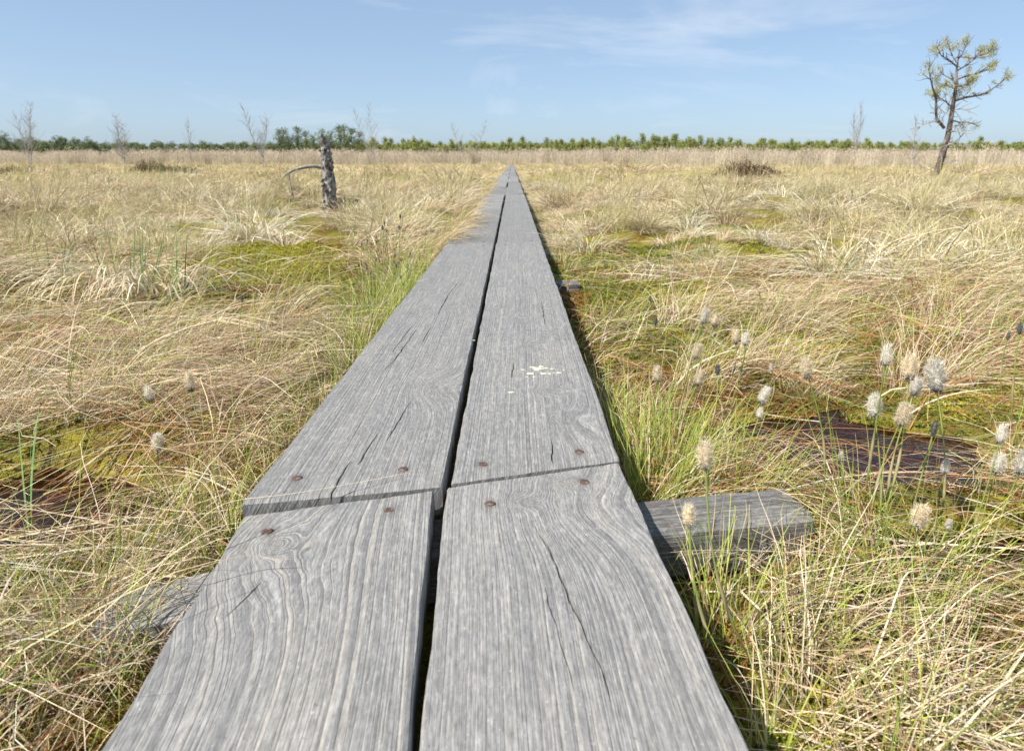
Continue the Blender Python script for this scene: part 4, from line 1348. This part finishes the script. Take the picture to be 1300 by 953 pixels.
# ------------------------------------------------------------------ heath shrubs
def shrub(px, py, wpx, hpx, Y, label, pal, dens=1.0):
    b0 = on_y(px, py, Y); W = wpx * Y / FPX; Hh = hpx * Y / FPX
    z0 = float(H(b0[0], Y))
    root = empty('heath_shrub', (b0[0], Y, z0), label, 'shrub')
    t, b_ = Tubes(), Bag()
    for k in range(int(150 * dens)):
        x = random.gauss(0, .25) * W; yv = random.gauss(0, .25) * W * .6
        hh = Hh * random.uniform(.5, 1.1) * math.exp(-(x / (W * .5)) ** 2)
        pts, d = wiggle((x, yv, -.05), (random.gauss(0, .35), random.gauss(0, .35), 1), hh + .08, 5, .2, .02)
        t.add(pts, np.linspace(.007, .003, 6) * (1 + Y / 30), 4)
        m = 26
        st = pts[rng.integers(2, 6, m)] + rng.normal(0, .02 + Y * .001, (m, 3))
        v, _ = blade_arrays(st, rng.random(m) * 6.28, rng.uniform(0, 1.4, m), rng.uniform(.03, .07, m) * (1 + Y / 40), rng.normal(0, .3, m), rng.uniform(.006, .012, m) * (1 + Y / 25), 1, None, rng.normal(0, .1, m), walk_ok=True)
        b_.add(v, pick(pal, m, .2))
    tag(link('twigs', t.mesh('twigs', M['darktwig']), root), kind='stuff')
    tag(link('leaves', b_.mesh('leaves', M['leaf']), root), kind='stuff')


HEATH_R = np.array([(0.13, 0.06, 0.04), (0.17, 0.10, 0.05), (0.12, 0.10, 0.05), (0.09, 0.06, 0.04)])
HEATH_G = np.array([(0.15, 0.15, 0.055), (0.19, 0.17, 0.07), (0.12, 0.10, 0.045), (0.20, 0.14, 0.08)])
shrub(950, 224, 92, 20, 24, 'dark reddish-brown heather bush left of the gnarled pine', HEATH_R)
shrub(194, 214, 70, 18, 34, 'olive-green heath hummock below the second bare birch', HEATH_G)
shrub(232, 218, 60, 11, 30, 'low brownish heath patch right of the olive hummock', HEATH_G * .9, .6)
shrub(20, 228, 90, 14, 26, 'low olive heath patch at the left edge', HEATH_G, .8)
shrub(1178, 231, 26, 12, 21, 'small reddish heath tuft at the foot of the gnarled pine', HEATH_R * 1.4, .3)
shrub(445, 268, 26, 8, 8.6, 'dark little heath cushion right of the broken stump', HEATH_G * .6, .5)


# ------------------------------------------------------------------ bleached sedge tussocks and single sedge
def sedge(px, py, n, ln, wd, label, lean=-1.2, lw=.5, green=14, r=.08):
    b0 = on_z(px, py, 0.0)
    z0 = float(H(b0[0], b0[1]))
    root = empty('sedge_tussock', (b0[0], b0[1], z0), label, 'sedge')
    a0 = rng.random(n) * 6.28; rr = np.sqrt(rng.random(n)) * r
    az = np.arctan2(np.sin(a0) + 2 * lw * math.sin(lean), np.cos(a0) + 2 * lw * math.cos(lean))
    v, _ = blade_arrays(np.stack([rr * np.cos(a0) * 1.6, rr * np.sin(a0), np.zeros(n) - .02], -1), az, rng.uniform(.8, 1.45, n), ln * rng.uniform(.6, 1.15, n), rng.uniform(1.6, 3.0, n),
                        wd * rng.uniform(.6, 1.2, n), 8, flat0, rng.normal(0, .3, n), twist=rng.uniform(-.5, .5, n), lift=.01 + rng.random(n) * .03, walk_ok=True, taper=.7)
    b_ = Bag(); b_.add(v, pick(np.concatenate([BLEACH, STRAW[:3]]), n))
    tag(link('dry_leaves', b_.mesh('dry_leaves', M['grass']), root), kind='stuff')
    a0 = rng.random(green) * 6.28; rr = np.sqrt(rng.random(green)) * r
    v, _ = blade_arrays(np.stack([rr * np.cos(a0) * 1.6, rr * np.sin(a0), np.zeros(green) - .02], -1), a0, rng.uniform(1.2, 1.5, green), ln * rng.uniform(.5, .8, green), rng.uniform(0, .3, green), np.full(green, wd * .9), 4, None,
                        rng.normal(0, .1, green), walk_ok=True, taper=.9)
    b_ = Bag(); b_.add(v, pick(np.array([(0.16, 0.24, 0.10), (0.22, 0.30, 0.12)]), green))
    link('green_shoots', b_.mesh('green_shoots', M['grass']), root)


sedge(150, 372, 130, .46, .009, 'largest bleached sedge tussock with curled white blades on the left', -1.3, .5, 16, .13)
sedge(222, 392, 60, .44, .007, 'bleached sedge tussock right of the largest one, over dark moss', -.7, .5, 8, .09)
sedge(322, 300, 40, .50, .010, 'bleached sedge tussock in front of the broken stump', -1.0, .4, 10, .13)
sedge(66, 352, 60, .42, .008, 'bleached sedge tussock left of the largest one', -1.6, .4, 12, .12)
sedge(865, 352, 40, .40, .007, 'bleached sedge tussock right of the boardwalk in the middle distance', -1.2, .5, 10, .11)

sg = on_z(34, 668, 0.0)
root = empty('green_sedge', (sg[0], sg[1], -.03), 'single green sedge plant beside the small dark pool on the left', 'sedge')
for (tx, ty, w, c) in ((47, 512, .0095, (0.17, 0.30, 0.10)), (22, 520, .0085, (0.20, 0.33, 0.11)), (6, 590, .004, (0.26, 0.34, 0.12)), (-6, 632, .004, (0.42, 0.36, 0.14)), (40, 560, .0035, (0.2, 0.32, 0.1))):
    tip = on_y(tx, ty, sg[1] + .02) - np.array([sg[0], sg[1], -.03])
    tt = np.linspace(0, 1, 9)
    P_ = np.stack([tip[0] * tt ** 1.4 + .004 * (tx % 3 - 1), tip[1] * tt, tip[2] * tt ** .92], -1)
    ww = w * .5 * (1 - tt ** 3) + .0002
    sdv = np.array([.8, -.6, 0])
    b_ = Bag(); b_.add(np.stack([P_ - ww[:, None] * sdv, P_ + ww[:, None] * sdv], 1)[None], np.array([c]))
    link('leaf', b_.mesh('leaf', M['grass']), root)


# ------------------------------------------------------------------ cottongrass
def cotton_head(kind, seed):
    """fluffy seed head about 1 unit tall standing on the origin"""
    r_ = np.random.default_rng(seed)
    b_ = Bag()
    if kind == 'dark': pal, pal2, n, n2 = np.array([(0.10, 0.10, 0.11), (0.17, 0.165, 0.16)]), np.array([(0.07, 0.07, 0.075)]), 170, 120
    elif kind == 'white': pal, pal2, n, n2 = np.array([(0.84, 0.79, 0.68), (0.78, 0.73, 0.62), (0.60, 0.56, 0.49)]), np.array([(0.12, 0.12, 0.125), (0.22, 0.22, 0.22)]), 420, 110
    else: pal, pal2, n, n2 = np.array([(0.78, 0.66, 0.45), (0.82, 0.72, 0.54), (0.64, 0.55, 0.41)]), np.array([(0.11, 0.11, 0.115), (0.20, 0.20, 0.20)]), 420, 130
    def hairs(n, z0, z1, pal, ln, w):
        f = r_.random(n); z = z0 + (z1 - z0) * f
        a = r_.random(n) * 6.28
        rad = .20 * np.sin(np.clip((z + .08) / 1.10, 0, 1) ** .85 * math.pi) ** .8
        p = np.stack([rad * np.cos(a), rad * np.sin(a), z], -1) * [1, 1, 1]
        e0 = .5 + .9 * z + r_.normal(0, .35, n)
        v, _ = blade_arrays(p, a + r_.normal(0, .8, n), e0 + .5 * math.sin(seed), ln * r_.uniform(.4, 1.5, n), r_.normal(0, .6, n), w * r_.uniform(.6, 1.3, n), 3, None, r_.normal(0, .4, n), walk_ok=True, taper=.6)
        b_.add(v, pick(pal, n, .12))
    soft = 1.0 if kind != 'dark' else .6
    hairs(int(n * 2.2), .10, .84, pal, .15 * soft, .012)
    hairs(int(n * .7), .30, .90, pal, .21 * soft, .010)
    hairs(n2, 0.0, .20 if kind != 'dark' else .8, pal2, .12, .022)
    # soft core so that the head is not see-through
    core_v, core_q, core_c = [], [], []
    for j in range(9):
        z = j / 8 * .86
        rr = .15 * math.sin(min(1, (z + .04) / .94) * math.pi) ** .75 + .012
        for i in range(10):
            a = 6.283 * i / 10; core_v.append((rr * math.cos(a), rr * math.sin(a), z)); core_c.append(pal2[0] * 1.6 if z < .16 else pal[j % len(pal)])
    for j in range(8):
        for i in range(10): core_q.append((j * 10 + i, j * 10 + (i + 1) % 10, (j + 1) * 10 + (i + 1) % 10, (j + 1) * 10 + i))
    v = np.concatenate(b_.v + [np.array(core_v)]); q = np.concatenate(b_.q + [np.array(core_q) + b_.n]); c = np.concatenate(b_.c + [np.array(core_c)])
    return mesh_np('seed_head', v, q, mat=M['grass'], col=c)


HEADS = {k: [cotton_head(k, 60 + i) for i in range(3)] for k in ('tan', 'white', 'dark')}
STEM_PAL = [(0.27, 0.33, 0.08), (0.31, 0.36, 0.10), (0.22, 0.29, 0.07)]


def cotton(hx, hy, hpx, bx, by, kind, label, group='cottongrass seed heads', fat=1.0):
    b0 = on_z(bx, by, 0.0)
    Y = b0[1] + .04 * random.random()
    hp = on_y(hx, hy + hpx * .5, Y)
    dist = np.linalg.norm(hp - np.array([0, 0, EYE]))
    size = .84 * hpx * dist / FPX
    zb = float(H(b0[0], b0[1]))
    root = empty('cottongrass', (b0[0], b0[1], zb), label, 'cottongrass', group)
    o = np.array([b0[0], b0[1], zb])
    e = hp - o
    tt = np.linspace(0, 1, 12)
    bow = np.array([random.gauss(0, .012), random.gauss(0, .012), 0])
    P_ = e[None] * tt[:, None] + bow[None] * np.sin(tt * math.pi)[:, None]
    rad = np.full(12, .00105 + .0001 * dist); rad[:6] *= 1.25
    rad[6] *= 1.9; rad[5] *= 1.7
    v, q = tube_arrays(P_, rad, 6)
    c = np.repeat(np.array([STEM_PAL[random.randrange(3)]]), len(v), 0)
    f = np.repeat(tt, 6)
    c[f < .3] = np.array([.33, .19, .08]) if random.random() < .5 else c[0]
    c[(f > .4) & (f < .56)] = (.42, .36, .20)
    link('stem', mesh_np('stem', v, q, mat=M['grass'], col=c, smooth=True), root)
    h = link('seed_head', HEADS[kind][random.randrange(3)], root)
    h.location = e - np.array([0, 0, .1 * size])
    d = P_[-1] - P_[-3]; d = d / np.linalg.norm(d)
    h.rotation_mode = 'QUATERNION'
    h.rotation_quaternion = (Vector(d) + Vector((0, 0, .6))).to_track_quat('Z', 'Y')
    h.scale = (size * .92 * fat * random.uniform(.85, 1.1), size * .92 * fat, size)


random.seed(11)
CT = [
    (896, 570, 46, 985, 872, 'tan', 'large tan cottongrass head above the beam, nearest the planks'),
    (875, 648, 34, 945, 880, 'tan', 'leaning tan cottongrass head right in front of the beam'),
    (1026, 463, 30, 1040, 655, 'tan', 'tan cottongrass head standing alone on a straight stem left of the pool'),
    (1124, 447, 30, 1088, 690, 'white', 'pale fluffy cottongrass head, topmost above the pool'),
    (1154, 461, 36, 1108, 700, 'tan', 'ragged tan cottongrass head just right of the topmost pale one'),
    (1160, 487, 26, 1130, 690, 'white', 'small grey cottongrass head below the ragged tan one'),
    (1189, 471, 46, 1190, 668, 'white', 'longest pale cottongrass head of the cluster over the pool'),
    (1111, 510, 34, 1118, 680, 'white', 'grey-white cottongrass head on an upright stem at the left of the cluster'),
    (1143, 519, 36, 1098, 705, 'tan', 'broad tan cottongrass head in the middle of the cluster'),
    (1184, 541, 22, 1150, 690, 'dark', 'dark grey cottongrass head in the cluster over the pool'),
    (1269, 548, 26, 1212, 700, 'white', 'round white cottongrass head near the right edge'),
    (1265, 584, 28, 1235, 700, 'white', 'pale cottongrass head below the round white one'),
    (1295, 582, 34, 1268, 705, 'white', 'white cottongrass head cut by the right edge'),
    (1199, 590, 20, 1192, 690, 'white', 'small white cottongrass head low above the right water'),
    (1068, 576, 13, 1072, 640, 'white', 'low white tuft of cottongrass over the red-brown water'),
    (1167, 647, 36, 1160, 770, 'tan', 'large cream cottongrass head nearest the bottom right'),
    (1202, 664, 16, 1195, 740, 'white', 'small grey cottongrass head right of the large cream one'),
    (893, 397, 24, 862, 510, 'white', 'pale cottongrass head of the touching pair, left one'),
    (906, 402, 22, 868, 515, 'tan', 'tan cottongrass head of the touching pair, right one'),
    (883, 441, 25, 858, 560, 'tan', 'cream cottongrass head under the touching pair'),
    (885, 475, 26, 862, 590, 'tan', 'tilted tan cottongrass head beside the small dark one'),
    (911, 466, 18, 888, 560, 'dark', 'small dark cottongrass head beside the tilted tan one'),
    (966, 496, 27, 912, 620, 'white', 'silvery cottongrass head leaning right above the beam'),
    (963, 521, 17, 925, 620, 'white', 'small silvery cottongrass head below the leaning one'),
    (835, 470, 26, 822, 560, 'tan', 'dull tan cottongrass head closest to the right plank edge'),
    (934, 424, 22, 915, 500, 'tan', 'faded tan cottongrass head right of the touching pair'),
    (946, 427, 20, 925, 505, 'white', 'pale cottongrass head right beside the faded tan one'),
    (980, 465, 11, 975, 510, 'white', 'tiny pale cottongrass head left of the lone tan one'),
    (242, 481, 28, 265, 560, 'tan', 'cream cottongrass head left of the planks over combed straw'),
    (191, 496, 22, 215, 560, 'white', 'greyish cottongrass head left of the cream one'),
    (200, 556, 26, 214, 620, 'white', 'whitish cottongrass tuft low beside the left pool'),
]
for a in CT: cotton(*a)
DK = [(307, 377, 11, 300, 455), (236, 360, 11, 232, 402), (272, 396, 9, 268, 430), (1279, 425, 11, 1272, 520), (1294, 415, 16, 1284, 560), (825, 377, 10, 818, 440), (832, 405, 14, 826, 470)]
DL = ['lone dark cottongrass head on a tall stem over the brown moss', 'dark cottongrass head beside the yellow moss', 'tiny grey cottongrass head over the brown moss',
      'small black cottongrass head near the right edge of the bog', 'black cottongrass head at the right edge, right of another', 'small black cottongrass head upper right of the planks', 'faded dark cottongrass head below the black one by the planks']
for a, l in zip(DK, DL): cotton(*a, 'dark', l, 'dark cottongrass heads')
for k in range(26):
    hx, hy = random.uniform(448, 532), random.uniform(272, 352)
    hx = min(hx, 552 - (hy - 272) * .55)
    cotton(hx, hy, random.uniform(5, 8), hx + random.gauss(0, 4), hy + random.uniform(38, 62), 'dark', 'tiny dark cottongrass head in the green grass beside the left planks', 'tiny dark cottongrass heads left of the walk')

print('tris', sum(sum(max(1, p.loop_total - 2) for p in me.polygons) if len(me.polygons) < 5000 else len(me.polygons) * 2 for me in bpy.data.meshes))
